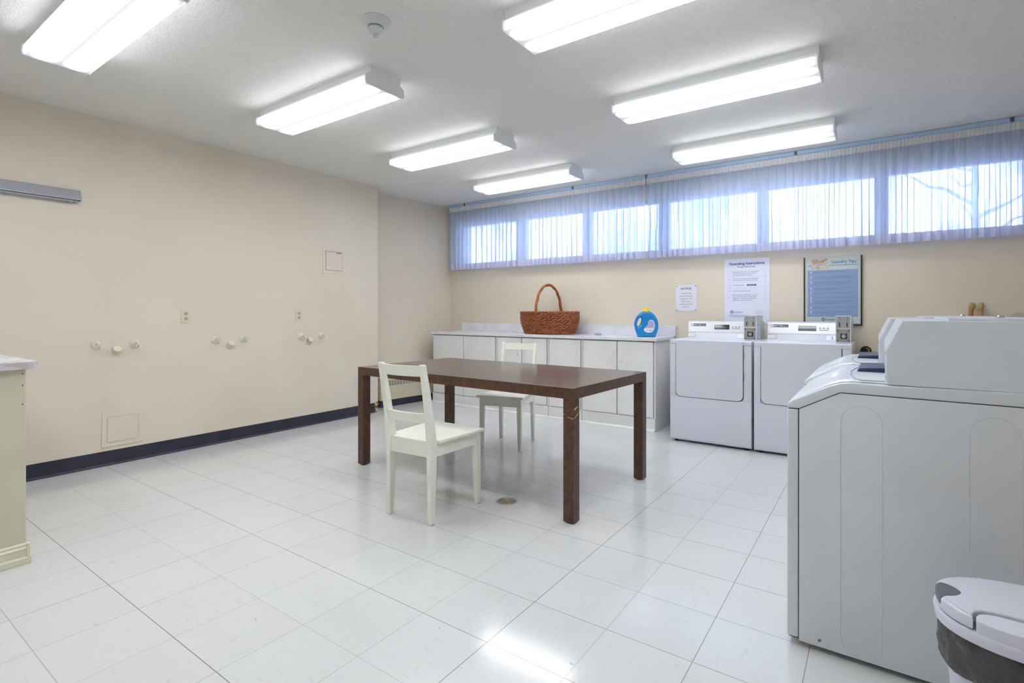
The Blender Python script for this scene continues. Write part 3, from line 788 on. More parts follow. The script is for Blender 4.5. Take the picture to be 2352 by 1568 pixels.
coin_logo(t, -.137, T - .532, .032, M['ink_blue'], -.0066)
g = MB()
for z in rowz: g.box(-.180, .172, -.0068, -.0058, T - z - .0006, T - z + .0006)
for x in (-.180, -.148, .172): g.box(x - .0006, x + .0006, -.0068, -.0058, T - rowz[-1], T - rowz[0])
g.build('table_lines', mat('line_lilac', (170, 172, 206), .5), t)
zc = T - (rowz[2] + rowz[3]) / 2
hb = MB().box(.004, .090, -.0069, -.0058, zc - .0075, zc + .0075).build('highlight', M['ink_blue'], t)
text('highlight_text', [('SELECT CYCLE', .0105, .047, zc, 'CENTER', .005)], FR(0, 0, -.0074), M['paper'], hb)

LH = .625; LW = .452
t = thing('laundry_poster', 'framed Laundry Tips poster with a pale blue text panel above the right dryer', 'poster', (-.339, YW, 1.064))
MB().box(-LW / 2, -LW / 2 + .010, -.022, 0, 0, LH, .001).box(LW / 2 - .010, LW / 2, -.022, 0, 0, LH, .001).box(-LW / 2, LW / 2, -.022, 0, 0, .010, .001).build('frame', M['black_plastic'], t)
MB().box(-LW / 2 + .008, LW / 2 - .008, -.012, -.001, .008, LH - .004, .001).build('print', M['poster_paper'], t)
MB().box(-.195, .197, -.0128, -.0115, .075, .503).build('text_panel', M['poster_blue'], t)
MB().box(-.192, -.162, -.0128, -.0115, .540, .547).box(-.035, .197, -.0128, -.0115, .540, .547).build('stripe', M['stripe_blue'], t)
ph_ = MB().box(-.160, -.033, -.0129, -.0115, .512, .568).build('photo_of_towels', M['towel_print'], t)
hp = [(p.x, p.y) for p in catmull([(-.162, .598, 0), (-.120, .603, 0), (-.095, .588, 0), (-.060, .602, 0), (-.034, .606, 0), (-.050, .586, 0), (-.075, .575, 0), (-.100, .570, 0), (-.130, .566, 0), (-.162, .580, 0)], 4)]
MB().prism(hp, 'y', -.0131, -.0115).build('photo_of_hands', M['skin_print'], ph_)
tp = [(p.x, p.y) for p in catmull([(-.158, .552, 0), (-.130, .570, 0), (-.095, .578, 0), (-.055, .574, 0), (-.034, .568, 0), (-.034, .520, 0), (-.158, .516, 0)], 4)]
MB().prism(tp, 'y', -.0130, -.0115).build('photo_of_towel_top', M['towel_print'], ph_)
text('title', [('Laundry Tips', .036, .090, .573, 'CENTER', .02)], FR(0, 0, -.0133), M['title_blue'], t)
tips = [(.486, ['Always wash coloured and whites clothes separately to prevent', 'transfer of colour.']), (.440, ['"Line dryers" wash and remove all materials carefully especially from "dry-cleaners"', 'such as corduroy & stretch knit fabrics.  Turn everything to inside "fabrics".']),
        (.394, ['Separate whites and light coloured from dark and bright colours.  Check', 'colour group requires a different temperature and laundering times will', 'ensure that colours do not "bleed" into each other.']), (.338, ['Load washer loosely with dry absorbent clothes.  Don\'t overfill as washers', 'need to move freely through detergent to be cleaned.']),
        (.294, ['For warm wash: Colorfast and Woven fabrics should always be washed after', 'regular wash.']), (.252, ['Do not launder or wash in dry colours containing rubber, elastomer or plastics.']), (.222, ['When using items such as underwear and underwear require hot water', 'and vigorous washing.  Ever delicate fabric require a gentle short wash cycle', 'to prevent damaging the fabrics.  (Check your labels).']),
        (.163, ['Choose products with care. Avoid danger of washable and bleach in a sealed bag or', 'keep them from dripping.']), (.122, ['Do not wash heavy garments and items that absorb much moisture with', 'lighter weight items like shirts and blouses.'])]
items = []
for z, L in tips:
    for j, s_ in enumerate(L): items.append((s_, .0098, -.150, z - j * .0125, 'LEFT', .004))
items += [('inamatic', .024, -.052, .052, 'LEFT', .01), ("Canada's Most Trusted Name", .008, -.02, .034, 'LEFT', 0)]
text('lettering', items, FR(0, 0, -.0133), M['ink_navy'], t)
coin_logo(t, -.070, .052, .030, M['ink_dark'], -.0133)
bu = MB(); b2 = MB()
for z, L in tips:
    z -= .004
    bu.lathe([(0, 0), (.009, 0), (.009, .0008), (0, .0008)], 20, frame_mat((-.172, -.0128, z), (1, 0, 0), (0, 0, 1)))
    b2.lathe([(0, 0), (.0062, 0), (.0062, .0008), (0, .0008)], 16, frame_mat((-.175, -.0134, z - .001), (1, 0, 0), (0, 0, 1)))
bo = bu.build('bullet_marks', M['ink_white'], t); b2.build('bullet_arrows', M['ink_navy'], bo)

# ---------------------------------------------------------------- dryers
def ns_plate(parent, nm, x0, x1, z0, z1, m, M_, d=.0015, bev=.0):
    b = bmesh.new(); q = MB(); q.b.free(); q.b = b
    q.box(x0, x1, z0, z1, -.0005, d, bev)
    bmesh.ops.transform(q.b, matrix=M_, verts=q.b.verts)
    return q.build(nm, m, parent)

def dryer(xc, label, number, lit):
    W_ = .347; Y0 = 4.76; D = .70
    t = thing('coin_dryer', label, 'dryer', (xc, Y0, 0), 0, 'pair of coin dryers under the window')
    # body: shell with a rounded front, standing on feet
    MB().box(-W_, W_, .006, D, .022, .893, .006, 3).build('cabinet_body', M['appliance'], t, 40)
    # front panel pieces around the door
    MB().box(-W_ + .001, W_ - .001, 0, .02, .030, .420, .008, 3).build('lower_panel', M['appliance'], t, 40)
    MB().box(-W_ + .001, -.293, 0, .02, .418, .893, .006, 3).build('side_stile', M['appliance'], t, 40)
    MB().box(.283, W_ - .001, 0, .02, .418, .893, .006, 3).build('side_stile', M['appliance'], t, 40)
    # top, with corner returns over the stiles
    MB().box(-W_, W_, -.002, D, .893, .932, .008, 3).build('top_panel', M['appliance'], t, 40)
    # door: drops over the front of the top, rounded lower corners
    z0, z1, r = .418, .926, .045; pts = []
    for cx_, cz_, a0 in ((-.290 + r, z0 + r, PI), (.280 - r, z0 + r, 1.5 * PI)):
        for k in range(9): a = a0 + PI / 2 * k / 8; pts.append((cx_ + r * math.cos(a), cz_ + r * math.sin(a)))
    pts += [(.280, z1), (-.290, z1)]
    dd = MB().prism(pts, 'y', -.008, .012, .002).build('door', M['appliance'], t)
    # dark seam round the door
    sp = [(x * 1.0 + (-.0045 if x < -.1 else .0045 if x > .1 else 0), (z - .0045 if z < .9 else z)) for x, z in pts]
    MB().prism(sp, 'y', -.0012, .010).build('door_seam', M['dark'], t)
    for z in (.60, .78): MB().box(.281, .289, -.009, .004, z, z + .06, .002).build('hinge', M['steel'], dd)
    for sx in (-.30, .30):
        for y in (.05, D - .05): MB().lathe([(0, 0), (.018, 0), (.018, .012), (.010, .014), (.010, .03), (0, .03)], 16, Matrix.Translation((sx, y, 0))).build('foot', M['black_plastic'], t)
    # console along the back
    yb = .42
    co = MB().prism([(yb, .931), (yb + .02, .985), (yb + .035, 1.088), (yb + .05, 1.094), (D - .01, 1.094), (D - .01, .931)], 'x', -W_ + .035, W_ - .012, .003, 2).build('console', M['appliance'], t, 40)
    th = Vector((0, .015, .103)).normalized()
    FM = frame_mat((0, yb + .0195, .985), (1, 0, 0), th)     # plane of the control face
    ns_plate(co, 'control_plate', -W_ + .040, W_ - .10, .006, .100, M['brushed'], FM, .002, .001)
    pl = ns_plate(co, 'name_badge', -W_ + .062, -W_ + .205, .062, .086, M['ink_dark'], FM, .003)
    ns_plate(pl, 'logo_mark', -W_ + .064, -W_ + .086, .0645, .0835, M['ink_white'], FM, .0036, .0)
    text('lettering', [('MAYTAG', .017, -W_ + .090, .0735, 'LEFT', .02), ('COMMERCIAL DRYER', .0085, -W_ + .150, .0725, 'LEFT', .01)], FM @ Matrix.Translation((0, 0, .0036)), M['ink_white'], pl)
    text('logo_arrow', [('M', .012, -W_ + .075, .0742, 'CENTER', .01)], FM @ Matrix.Translation((0, 0, .0042)), M['ink_dark'], pl)
    ds = ns_plate(co, 'display', -.065, .073, .032, .078, M['display'], FM, .003, .001)
    if lit: text('digits', [('2.25', .022, .028, .051, 'CENTER', 0)], FM @ Matrix.Translation((0, 0, .0036)), M['lcd_grey'], ds)
    for k in range(3): ns_plate(co, 'button', .096 + k * .028, .108 + k * .028, .054, .061, M['ink_dark'], FM, .004)
    ns_plate(co, 'button_line', .096, .166, .039, .043, M['ink_dark'], FM, .003)
    for z in (.078, .026): MB().lathe([(0, 0), (.003, 0), (.003, .002), (0, .002)], 10, FM @ Matrix.Translation((-W_ + .050, z, .002))).build('screw', M['steel'], co)
    th2 = Vector((0, .02, .054)).normalized(); FL = frame_mat((0, yb, .931), (1, 0, 0), th2)
    sk = ns_plate(co, 'service_sticker', -W_ + .037, -W_ + .112, .012, .050, M['ink_dark'], FL, .001)
    ns_plate(sk, 'sticker_face', -W_ + .0395, -W_ + .1095, .0145, .0475, M['ink_white'], FL, .0016)
    text('sticker_text', [('Coinamatic', .013, -W_ + .045, .037, 'LEFT', 0), ('1-800-361-COIN', .0095, -W_ + .045, .023, 'LEFT', 0)], FL @ Matrix.Translation((0, 0, .002)), M['ink_dark'], sk)
    nk = ns_plate(co, 'number_sticker', .150, .216, .012, .052, M['ink_white'], FL, .0012)
    if number: text('number', [(number, .036, .192, .031, 'CENTER', .005)], FL @ Matrix.Translation((0, 0, .0018)), M['ink_dark'], nk)
    # coin box
    x0, x1 = .222, .330; y0, y1 = .318, .640
    cb = MB().box(x0, x1, y0 + .004, y1, .931, 1.152, .003).build('coin_box', M['appliance'], t)
    MB().box(x0, x1, y0, y0 + .006, 1.145, 1.152).box(x0, x0 + .006, y0, y0 + .006, .933, 1.150).box(x1 - .006, x1, y0, y0 + .006, .933, 1.150).box(x0, x1, y0, y0 + .006, 1.040, 1.046).build('rim', M['appliance'], cb)
    MB().box(x0 + .005, x1 - .005, y0 + .002, y0 + .005, .936, 1.040).build('lock_plate', M['grey_panel'], cb)
    MB().box(x0 + .005, x1 - .005, y0 + .002, y0 + .005, 1.046, 1.146).build('slot_plate', mat('slot_plate', (168, 168, 168), .35, .4), cb)
    cxm = (x0 + x1) / 2
    R = lambda x, z: frame_mat((x, y0 + .002, z), (1, 0, 0), (0, 0, 1))
    lk = MB().box(cxm - .021, cxm + .027, y0 - .006, y0 + .003, .960, 1.006, .006, 3).build('lock', M['display'], cb, 40)
    MB().lathe([(0, 0), (.017, 0), (.015, .009), (.006, .010), (0, .007)], 20, R(cxm + .003, .983) @ Matrix.Translation((0, 0, .006))).build('lock_cylinder', M['chrome'], lk, 40)
    for sx in (x0 + .016, x1 - .016):
        for z in (.945, 1.028): MB().lathe([(0, 0), (.007, 0), (.005, .003), (0, .003)], 14, R(sx, z)).build('bolt', M['steel'], cb)
    for sx in (-.026, .026):
        s1 = MB().box(cxm + sx - .0035, cxm + sx + .0035, y0 - .001, y0 + .003, 1.058, 1.094, .001).build('coin_slot', M['dark'], cb)
        MB().lathe([(0, 0), (.006, 0), (.004, .006), (0, .007)], 12, R(cxm + sx - .006, 1.104)).build('return_button', M['chrome'], cb, 40)
        MB().tube([(cxm + sx + .004, y0 + .001, 1.112), (cxm + sx + .002, y0 + .001, 1.140)], .0014, 6).build('coin_guide', M['steel'], cb)
    ns = MB().box(x1 - .001, x1 + .001, y0 + .02, y0 + .15, .945, 1.095, .0005).build('side_sticker', M['paper'], cb)
    text('side_text', [('Coinamatic', .022, .075, .125, 'CENTER', 0), ('1-800-361-COIN', .015, .075, .03, 'CENTER', 0)], frame_mat((x1 + .0014, y0 + .01, .945), (0, 1, 0), (0, 0, 1)), M['ink_navy'], ns)
    return t
dryer(-1.219, 'white coin dryer beside the cabinets, its black display showing digits', None, True)
dryer(-.508, 'white coin dryer numbered 2 with a lit-up silver console', '2', False)
# exhaust duct between dryer and wall
t = thing('exhaust_duct', 'black round exhaust duct on the wall behind the washers', 'duct', (-.085, 5.50, .84))
MB().tube([(0, .058, 0), (0, .02, 0), (-.004, -.03, .002), (-.012, -.055, .003)], .030, 20).build('pipe', M['black_plastic'], t, 50)
MB().lathe([(.030, 0), (.042, 0), (.042, .008), (.030, .008)], 24, frame_mat((0, .058, 0), (1, 0, 0), (0, 0, 1)), True).build('collar', M['black_plastic'], t, 50)

# ---------------------------------------------------------------- washers (front towards -X)
def washer(x0, y0, label):
    """local: +X = depth from the front, +Y = width, seen from the -Y side"""
    WD = .703; DP = .70
    t = thing('coin_washer', label, 'washer', (x0, y0, 0), 0, 'pair of coin washers at the right')
    # side and back shell, profile follows the sloping top
    prof = [(.0372, .022), (DP, .022), (DP, .9010), (.161, .9055), (.0382, .8385)]
    MB().prism(prof, 'y', 0, WD, .0015, 2).build('cabinet_body', M['washer_enamel'], t, 40)
    MB().box(0, .0358, .000, WD, .030, .838, .006, 3).build('front_panel', M['washer_enamel'], t, 40)
    MB().box(.006, DP - .01, .003, WD - .003, .028, .05).prism([(.030, .03), (.045, .03), (.045, .836), (.164, .9045), (DP, .9005), (DP, .906), (.150, .912), (.004, .842), (.004, .8355), (.030, .8355)], 'y', .0025, WD - .0025).build('shadow_gap', M['dark'], t)
    # moulded top
    top = [(.001, .840), (.038, .8405), (.161, .9075), (DP, .9035), (DP, .945), (.300, .942), (.190, .9425), (.160, .9385), (.130, .928), (.016, .868), (.003, .858)]
    low = [(.02, .8425), (.038, .843), (.161, .9085), (DP, .9045), (DP, .945), (.36, .944), (.34, .915), (.19, .912), (.155, .906), (.06, .852), (.035, .874), (.02, .869)]
    tq = MB(); tq.prism(top, 'y', -.001, .036, .005, 3).prism(top, 'y', WD - .036, WD + .001, .005, 3)
    tq.prism([(.001, .840), (.030, .840), (.030, .8745), (.016, .868), (.003, .858)], 'y', .034, WD - .034, .0008, 1).prism(low, 'y', .034, WD - .034)
    tq.build('top_panel', M['washer_enamel'], t, 50)
    # lid: raised panel bending over the crest, with a hand recess
    def lidz(s_):
        P_ = [(.02, .8715), (.130, .931), (.160, .9415), (.190, .9455), (.30, .9455), (.5, .9455)]
        for (a, za), (b_, zb) in zip(P_, P_[1:]):
            if s_ <= b_: return za + (zb - za) * (s_ - a) / (b_ - a)
        return P_[-1][1]
    gb = bmesh.new(); S_ = [.026 + .0044 * i for i in range(61)] ; Y_ = [.035 + (WD - .07) * j / 40 for j in range(41)]
    grid = []
    for s_ in S_:
        row = []
        for y in Y_:
            z = lidz(s_) + .004
            # hand recess scooped into the slope near the crest
            dy = (y - WD * .56) / .105; ds = (s_ - .128) / .034
            z -= .027 * math.exp(-(dy ** 4) - (ds ** 2) * (1 if ds < 0 else 14))
            e = min(y - .035, WD - .035 - y, s_ - .026)
            if e < .004: z -= .006
            row.append(gb.verts.new((s_, y, z)))
        grid.append(row)
    for a, b_ in zip(grid, grid[1:]):
        for j in range(40): gb.faces.new((a[j], b_[j], b_[j + 1], a[j + 1]))
    q = MB(); q.b.free(); q.b = gb
    ld = q.build('lid', M['washer_enamel'], t, 60)
    # lid seam on the flat part
    MB().tube([(.285, .045, .9502), (.225, .035, .9502), (.200, .075, .9500), (.185, .20, .9496), (.180, .35, .9494), (.190, .46, .9498), (.20, .52, .950)], .0016, 6).build('lid_seam', mat('seam_grey', (150, 152, 164), .5) if 'seam_grey' not in bpy.data.materials else bpy.data.materials['seam_grey'], ld)
    # fabric softener / bleach dispenser pad
    MB().hexa([(.198, .35, .948), (.36, .35, .948), (.36, .57, .948), (.198, .57, .948)], [(.210, .352, .964), (.36, .3505, .970), (.36, .565, .972), (.208, .562, .968)], .0025).build('dispenser_pad', M['pad_blue'], ld, 40, 'dark blue moulded pad in front of the console')
    # console / coin unit: sheet metal box with a sloping face
    con = [(.288, .944), (.288, 1.058), (.330, 1.153), (DP, 1.153), (DP, .944)]
    co = MB().prism(con, 'y', .004, WD - .004, .0015, 1).build('console', M['washer_enamel'], t)
    MB().prism([(.2872, .948), (.2872, 1.0585), (.3285, 1.1522), (.335, 1.150), (.2925, 1.058), (.2925, .948)], 'y', .007, WD - .003).build('face_plate', M['washer_enamel'], co)
    MB().box(.45, DP - .01, .08, WD - .1, 1.153, 1.162, .002).build('top_plate', M['appliance'], co)
    MB().lathe([(0, 0), (.010, 0), (.010, .004), (.006, .008), (0, .008)], 16, Matrix.Translation((.585, .16, 1.162))).build('lock_knob', M['chrome'], co, 40)
    MB().lathe([(0, 0), (.012, 0), (.012, .002), (0, .0025)], 24, frame_mat((.306, .0045, .963), (1, 0, 0), (0, 0, 1))).build('hole_plug', M['bin_plastic'], co)
    for z in (.956, .962, .968, 1.045, 1.050): MB().box(.2855, .287, .006, .010, z, z + .0025).build('rivet', M['dark'], co)
    # embossed arch grooves on the side
    for c0, hw, zt, zb in ((.220, .058, .868, .026), (.550, .058, .868, .026)):
        pts = []
        for k in range(17): a = PI * k / 16; pts.append((c0 + hw * math.cos(a), -.0002, zt - hw + hw * math.sin(a)))
        for k in range(17): a = PI + PI * k / 16; pts.append((c0 + hw * math.cos(a), -.0002, zb + hw + hw * math.sin(a)))
        MB().tube(pts, .0009, 6, closed=True).build('side_rib', M['washer_enamel'], t, 60)
    MB().lathe([(0, 0), (.0045, 0), (.0045, .002), (.003, .003), (0, .001)], 14, frame_mat((.10, -.0003, .045), (1, 0, 0), (0, 0, 1))).build('screw', M['steel'], t)
    for x in (.065, DP - .06):
        for y in (.05, WD - .05): MB().lathe([(0, 0), (.016, 0), (.018, .006), (.017, .016), (.008, .018), (.008, .03), (0, .03)], 18, Matrix.Translation((x, y, 0))).build('foot', M['outlet_ivory'], t, 40)
    return t
washer(-.265, 2.085, 'white top-loading coin washer nearest the camera, full side panel visible')
washer(-.284, 2.798, 'white top-loading coin washer partly hidden behind the nearest one')

# broom handles leaning on the window wall
for k, (xt, yt, zt, xb, yb, lab) in enumerate(((.612, 5.53, 1.205, .46, 5.20, 'wooden broom handle with a rounded tip, left of the two'), (.667, 5.53, 1.205, .60, 5.20, 'wooden broom handle with a rounded tip, right of the two'))):
    t = thing('broom', lab, 'broom', (xb, yb, 0), 0, 'broom handles leaning on the window wall')
    top = Vector((xt - xb, yt - yb - .03, zt))
    b0 = Vector((0, 0, .10)); d = (top - b0).normalized()
    MB().tube([b0, b0.lerp(top, .5), top], .0145, 14).build('handle', M['wood_handle'], t, 60)
    q = d.to_track_quat('Z', 'Y').to_matrix().to_4x4(); q.translation = top
    MB().lathe([(0, -.004), (.017, -.004), (.019, .0), (.023, .012), (.021, .035), (.014, .050), (0, .056)], 18, q).build('tip', M['wood_tip'], t, 60)
    MB().box(-.052, .052, -.02, .02, .075, .115, .008).build('head', M['wood_handle'], t)
    MB().hexa([(-.06, -.035, 0), (.06, -.035, 0), (.06, .035, 0), (-.06, .035, 0)], [(-.048, -.018, .08), (.048, -.018, .08), (.048, .018, .08), (-.048, .018, .08)], .003).build('bristles', M['bristle'], t)
# metal box at right edge
t = thing('wall_box', 'beige metal box on the window wall at the right edge', 'metal box', (1.05, YW, .80))
MB().box(-.20, .20, -.20, -.001, 0, .378, .004).build('box', M['beige_metal'], t)
MB().box(-.19, .19, -.204, -.199, .01, .365, .002).build('lid', M['beige_metal'], t)

# ---------------------------------------------------------------- table
rt = math.radians(-1.9)
TL, TWd, TH, AP, LG = 1.925, 1.02, .757, .062, .066
t = thing('dining_table', 'large brown burl laminate parsons table in the middle of the floor', 'table', (-1.380, 2.556, 0), rt)
MB().box(-TL, 0, 0, TWd, TH - .004, TH, .0012).build('tabletop', M['burl_top'], t)
a = MB()
a.box(-TL, 0, 0, LG, TH - AP, TH - .004).box(-TL, 0, TWd - LG, TWd, TH - AP, TH - .004).box(-TL, -TL + LG, LG, TWd - LG, TH - AP, TH - .004).box(-LG, 0, LG, TWd - LG, TH - AP, TH - .004)
a.box(-TL + LG, -LG, LG, TWd - LG, TH - .03, TH - .006)
a.build('apron', M['burl'], t)
for x in (-TL, -LG):
    for y in (0, TWd - LG):
        lg = MB().box(x, x + LG, y, y + LG, .008, TH - AP, .001).build('leg', M['burl'], t)
        MB().lathe([(0, 0), (.022, 0), (.022, .009), (0, .009)], 16, Matrix.Translation((x + LG / 2, y + LG / 2, 0))).build('glide', M['black_plastic'], lg)
        if x > -1 and y == 0:
            c = MB()
            c.hexa([(.0001, .010, .588), (.0008, .010, .588), (.0008, .052, .608), (.0001, .052, .608)], [(.0001, .010, .591), (.0008, .010, .591), (.0008, .052, .616), (.0001, .052, .616)])
            c.hexa([(.0001, .008, .632), (.0008, .008, .632), (.0008, .048, .648), (.0001, .048, .648)], [(.0001, .008, .645), (.0008, .008, .645), (.0008, .048, .653), (.0001, .048, .653)])
            c.hexa([(-.040, -.0008, .592), (-.002, -.0008, .588), (-.002, -.0001, .588), (-.040, -.0001, .592)], [(-.040, -.0008, .594), (-.002, -.0008, .5925), (-.002, -.0001, .5925), (-.040, -.0001, .594)])
            c.hexa([(-.064, -.0008, .604), (-.054, -.0008, .610), (-.054, -.0001, .610), (-.064, -.0001, .604)], [(-.064, -.0008, .607), (-.054, -.0008, .6125), (-.054, -.0001, .6125), (-.064, -.0001, .607)])
            c.build('chipped_veneer', M['chip'], lg, None, 'pale chips in the brown veneer')

# ---------------------------------------------------------------- chairs (local: faces +Y, rear legs at y=0)
def make_chair():
    t = thing('dining_chair', '-', 'chair', (0, 0, 0))
    P_ = M['chair_paint']
    WF, WR, DPc, SZ = .385, .345, .435, .462
    def post(sx):
        # rear post: foot, knee at the seat, leaning back above
        xo = sx * WR / 2; xi = xo - sx * .030
        st_ = [(0, .000, .030, .028), (.30, -.004, .052, .031), (.44, -.006, .058, .032), (.60, -.022, .046, .031), (.75, -.045, .038, .030), (.893, -.070, .030, .029)]   # z, y rear face, depth, width
        b = MB(); tb = bmesh.new(); rings = []
        for z, y, d_, w_ in st_:
            xi = xo - sx * w_
            rings.append([tb.verts.new(c) for c in ((xo, y, z), (xi, y, z), (xi, y + d_, z), (xo, y + d_, z))])
        for r0, r1 in zip(rings, rings[1:]):
            for k in range(4): tb.faces.new((r0[k], r0[(k + 1) % 4], r1[(k + 1) % 4], r1[k]))
        tb.faces.new(rings[0]); tb.faces.new(rings[-1])
        bmesh.ops.recalc_face_normals(tb, faces=tb.faces)
        b._join(tb)
        o = b.build('leg', P_, t); bm_ = o.modifiers.new('bevel', 'BEVEL'); bm_.width = .003; bm_.segments = 2; bm_.limit_method = 'ANGLE'; bm_.angle_limit = math.radians(40)
        MB().box(min(xo, xo - sx * .027), max(xo, xo - sx * .027), .001, .029, 0, .003).build('foot_pad', M['black_plastic'], o)
    for sx in (-1, 1):
        post(sx)
        xo = sx * WF / 2; a_ = .028; b_ = .042
        xi0, xi1 = xo - sx * a_, xo - sx * b_
        lo = [(xo, DPc, .0), (xi0, DPc, 0), (xi0, DPc - a_ - .004, 0), (xo, DPc - a_ - .004, 0)]
        hi = [(xo, DPc, SZ - .018), (xi1, DPc, SZ - .018), (xi1, DPc - b_, SZ - .018), (xo, DPc - b_, SZ - .018)]
        lg = MB().hexa(lo, hi, .0025).build('leg', P_, t)
        MB().box(min(xo, xi0), max(xo, xi0), DPc - .031, DPc - .001, 0, .003).build('foot_pad', M['black_plastic'], lg)
    ap = MB()
    ap.box(-WR / 2 + .02, WR / 2 - .02, .002, .022, .372, SZ - .018, .001)
    ap.box(-WF / 2 + .03, WF / 2 - .03, DPc - .022, DPc - .003, .372, SZ - .018, .001)
    for sx in (-1, 1):
        x0_, x1_ = sx * (WR / 2 - .003), sx * (WF / 2 - .003); w_ = -sx * .020
        ap.hexa([(x0_, .03, .372), (x0_ + w_, .03, .372), (x1_ + w_, DPc - .02, .372), (x1_, DPc - .02, .372)], [(x0_, .03, SZ - .018), (x0_ + w_, .03, SZ - .018), (x1_ + w_, DPc - .02, SZ - .018), (x1_, DPc - .02, SZ - .018)])
    ap.build('apron', P_, t)
    # seat, notched round the rear posts
    hw0, hw1 = WR / 2 + .014, WF / 2 + .022
    n0 = WR / 2 - .034
    seat = [(-n0, .006), (n0, .006), (n0, .052), (hw0, .055), (hw1, DPc + .018), (-hw1, DPc + .018), (-hw0, .055), (-n0, .052)]
    MB().prism(seat, 'z', SZ - .018, SZ, .003, 2).build('seat', P_, t)
    # curved rails
    def rail(z0, z1, y0, y1, bow, th_=.016):
        tb = bmesh.new(); N = 12; rr = []
        for i in range(N + 1):
            u = -1 + 2 * i / N; x = u * (WR / 2 - .026); yb_ = -bow * (1 - u * u)
            rr.append([tb.verts.new(c) for c in ((x, y0 + yb_, z0), (x, y0 + yb_ + th_, z0), (x, y1 + yb_ + th_, z1), (x, y1 + yb_, z1))])
        for a, b2_ in zip(rr, rr[1:]):
            for k in range(4): tb.faces.new((a[k], a[(k + 1) % 4], b2_[(k + 1) % 4], b2_[k]))
        tb.faces.new(rr[0]); tb.faces.new(rr[-1]); bmesh.ops.recalc_face_normals(tb, faces=tb.faces)
        b = MB(); b._join(tb); b.build('back_rail', P_, t, 50)
    rail(.828, .886, -.052, -.062, .026)
    rail(.566, .618, -.010, -.016, .024)
    return t
c0 = make_chair()
c0.location = (-2.188, 2.085, 0); c0.rotation_euler = (0, 0, math.radians(2.5))
c0['label'] = 'off-white wooden chair at the near side of the table, seen from behind'; c0['group'] = 'off-white wooden chairs at the table'
c1 = copy_tree(c0)
a1 = math.radians(180 + 14)
c1.location = (-2.756, 4.012, 0); c1.rotation_euler = (0, 0, a1)
c1['label'] = 'off-white wooden chair on the far side of the table, in front of the cabinets'; c1['group'] = c0['group']

# ---------------------------------------------------------------- floor drain
t = thing('floor_drain', 'round metal floor drain grate between chair and table leg', 'drain', (-1.897, 2.645, 0))
MB().lathe([(0, 0), (.057, 0), (.057, .0006), (0, .0006)], 40).build('pit', M['dark'], t, None, 'dark openings')
MB().lathe([(.056, 0), (.070, 0), (.068, .0025), (.058, .0025)], 48, None, True).build('outer_ring', M['drain'], t)
g = MB()
for r_ in (.012, .022, .032, .042, .052):
    g.lathe([(r_ - .0028, .0004), (r_ + .0028, .0004), (r_ + .0024, .0022), (r_ - .0024, .0022)], 48, None, True)
for k in range(4):
    a = PI / 4 + k * PI / 2 + .2; d = Vector((math.cos(a), math.sin(a), 0)); n_ = Vector((-d.y, d.x, 0)) * .006
    g.prism([tuple((d * .006 - n_ * .6)[:2]), tuple((d * .054 - n_)[:2]), tuple((d * .054 + n_)[:2]), tuple((d * .006 + n_ * .6)[:2])], 'z', .0005, .0024)
g.lathe([(0, .0004), (.009, .0004), (.009, .0026), (0, .0026)], 20)
g.build('grate', M['drain'], t)

# ---------------------------------------------------------------- half counter at the left edge
t = thing('counter_unit', 'cream counter unit with a worn pale top at the left edge of the photo', 'counter', (-3.278, .688, 0))
MB().prism([(-1.55, -1.3), (0, -1.3), (0, 0), (-1.55, 0)], 'z', 0, .915, .0015).build('body', M['cream_paint'], t)
prf = [(0, 0), (.014, 0), (.016, .006), (.016, .030), (.009, .036), (.009, .066), (.014, .074), (.007, .082), (.007, .092), (0, .098)]
q = MB(); q.prism([(x, z) for x, z in prf], 'y', -1.3, .012); q.prism([(y, z) for y, z in prf], 'x', -1.5, .0155)
q.build('base_moulding', M['valve_paint'], t)
tp = [(-1.55, -1.32), (.045, -1.32), (.045, .0), (.012, .040), (-1.55, .040)]
MB().prism(tp, 'z', .9155, .949, .003, 2).build('countertop', mat('worn_laminate', (218, 216, 222), .4, vary=((188, 186, 184), 14, .42, .58)), t)
for z in (.892, .838, .750): MB().lathe([(0, 0), (.0035, 0), (.003, .0015), (0, .0015)], 12, frame_mat((.0005, -.012, z), (0, 1, 0), (0, 0, 1))).build('screw', M['steel'], t)

# ---------------------------------------------------------------- trash bin
BX, BY = .322, 1.650
t = thing('trash_bin', 'white oval trash bin with dark liner bag beside the nearest washer', 'trash bin', (BX, BY, 0))
def sup(a, b_, n_=64, e=2.35):
    out = []
    for k in range(n_):
        th = 2 * PI * k / n_; c, s_ = math.cos(th), math.sin(th)
        out.append((a * math.copysign(abs(c) ** (2 / e), c), b_ * math.copysign(abs(s_) ** (2 / e), s_)))
    return out
def loft(levels, nm, m, sm=60, close=True, jitter=None, n_=64):
    tb = bmesh.new(); rings = []
    for li, (z, a, b_) in enumerate(levels):
        ring = []
        for k, (x, y) in enumerate(sup(a, b_, n_)):
            if jitter:
                j = jitter(k / n_, z); L_ = math.hypot(x, y); x *= 1 + j / L_; y *= 1 + j / L_
            ring.append(tb.verts.new((x, y, z)))
        rings.append(ring)
    for r0, r1 in zip(rings, rings[1:]):
        for k in range(n_): tb.faces.new((r0[k], r0[(k + 1) % n_], r1[(k + 1) % n_], r1[k]))
    if close: tb.faces.new(rings[0][::-1]); tb.faces.new(rings[-1])
    bmesh.ops.recalc_face_normals(tb, faces=tb.faces)
    b = MB(); b._join(tb); return b.build(nm, m, t, sm)
loft([(0, .150, .105), (.01, .155, .110), (.36, .185, .125), (.44, .190, .128)], 'bin_body', M['bin_plastic'])
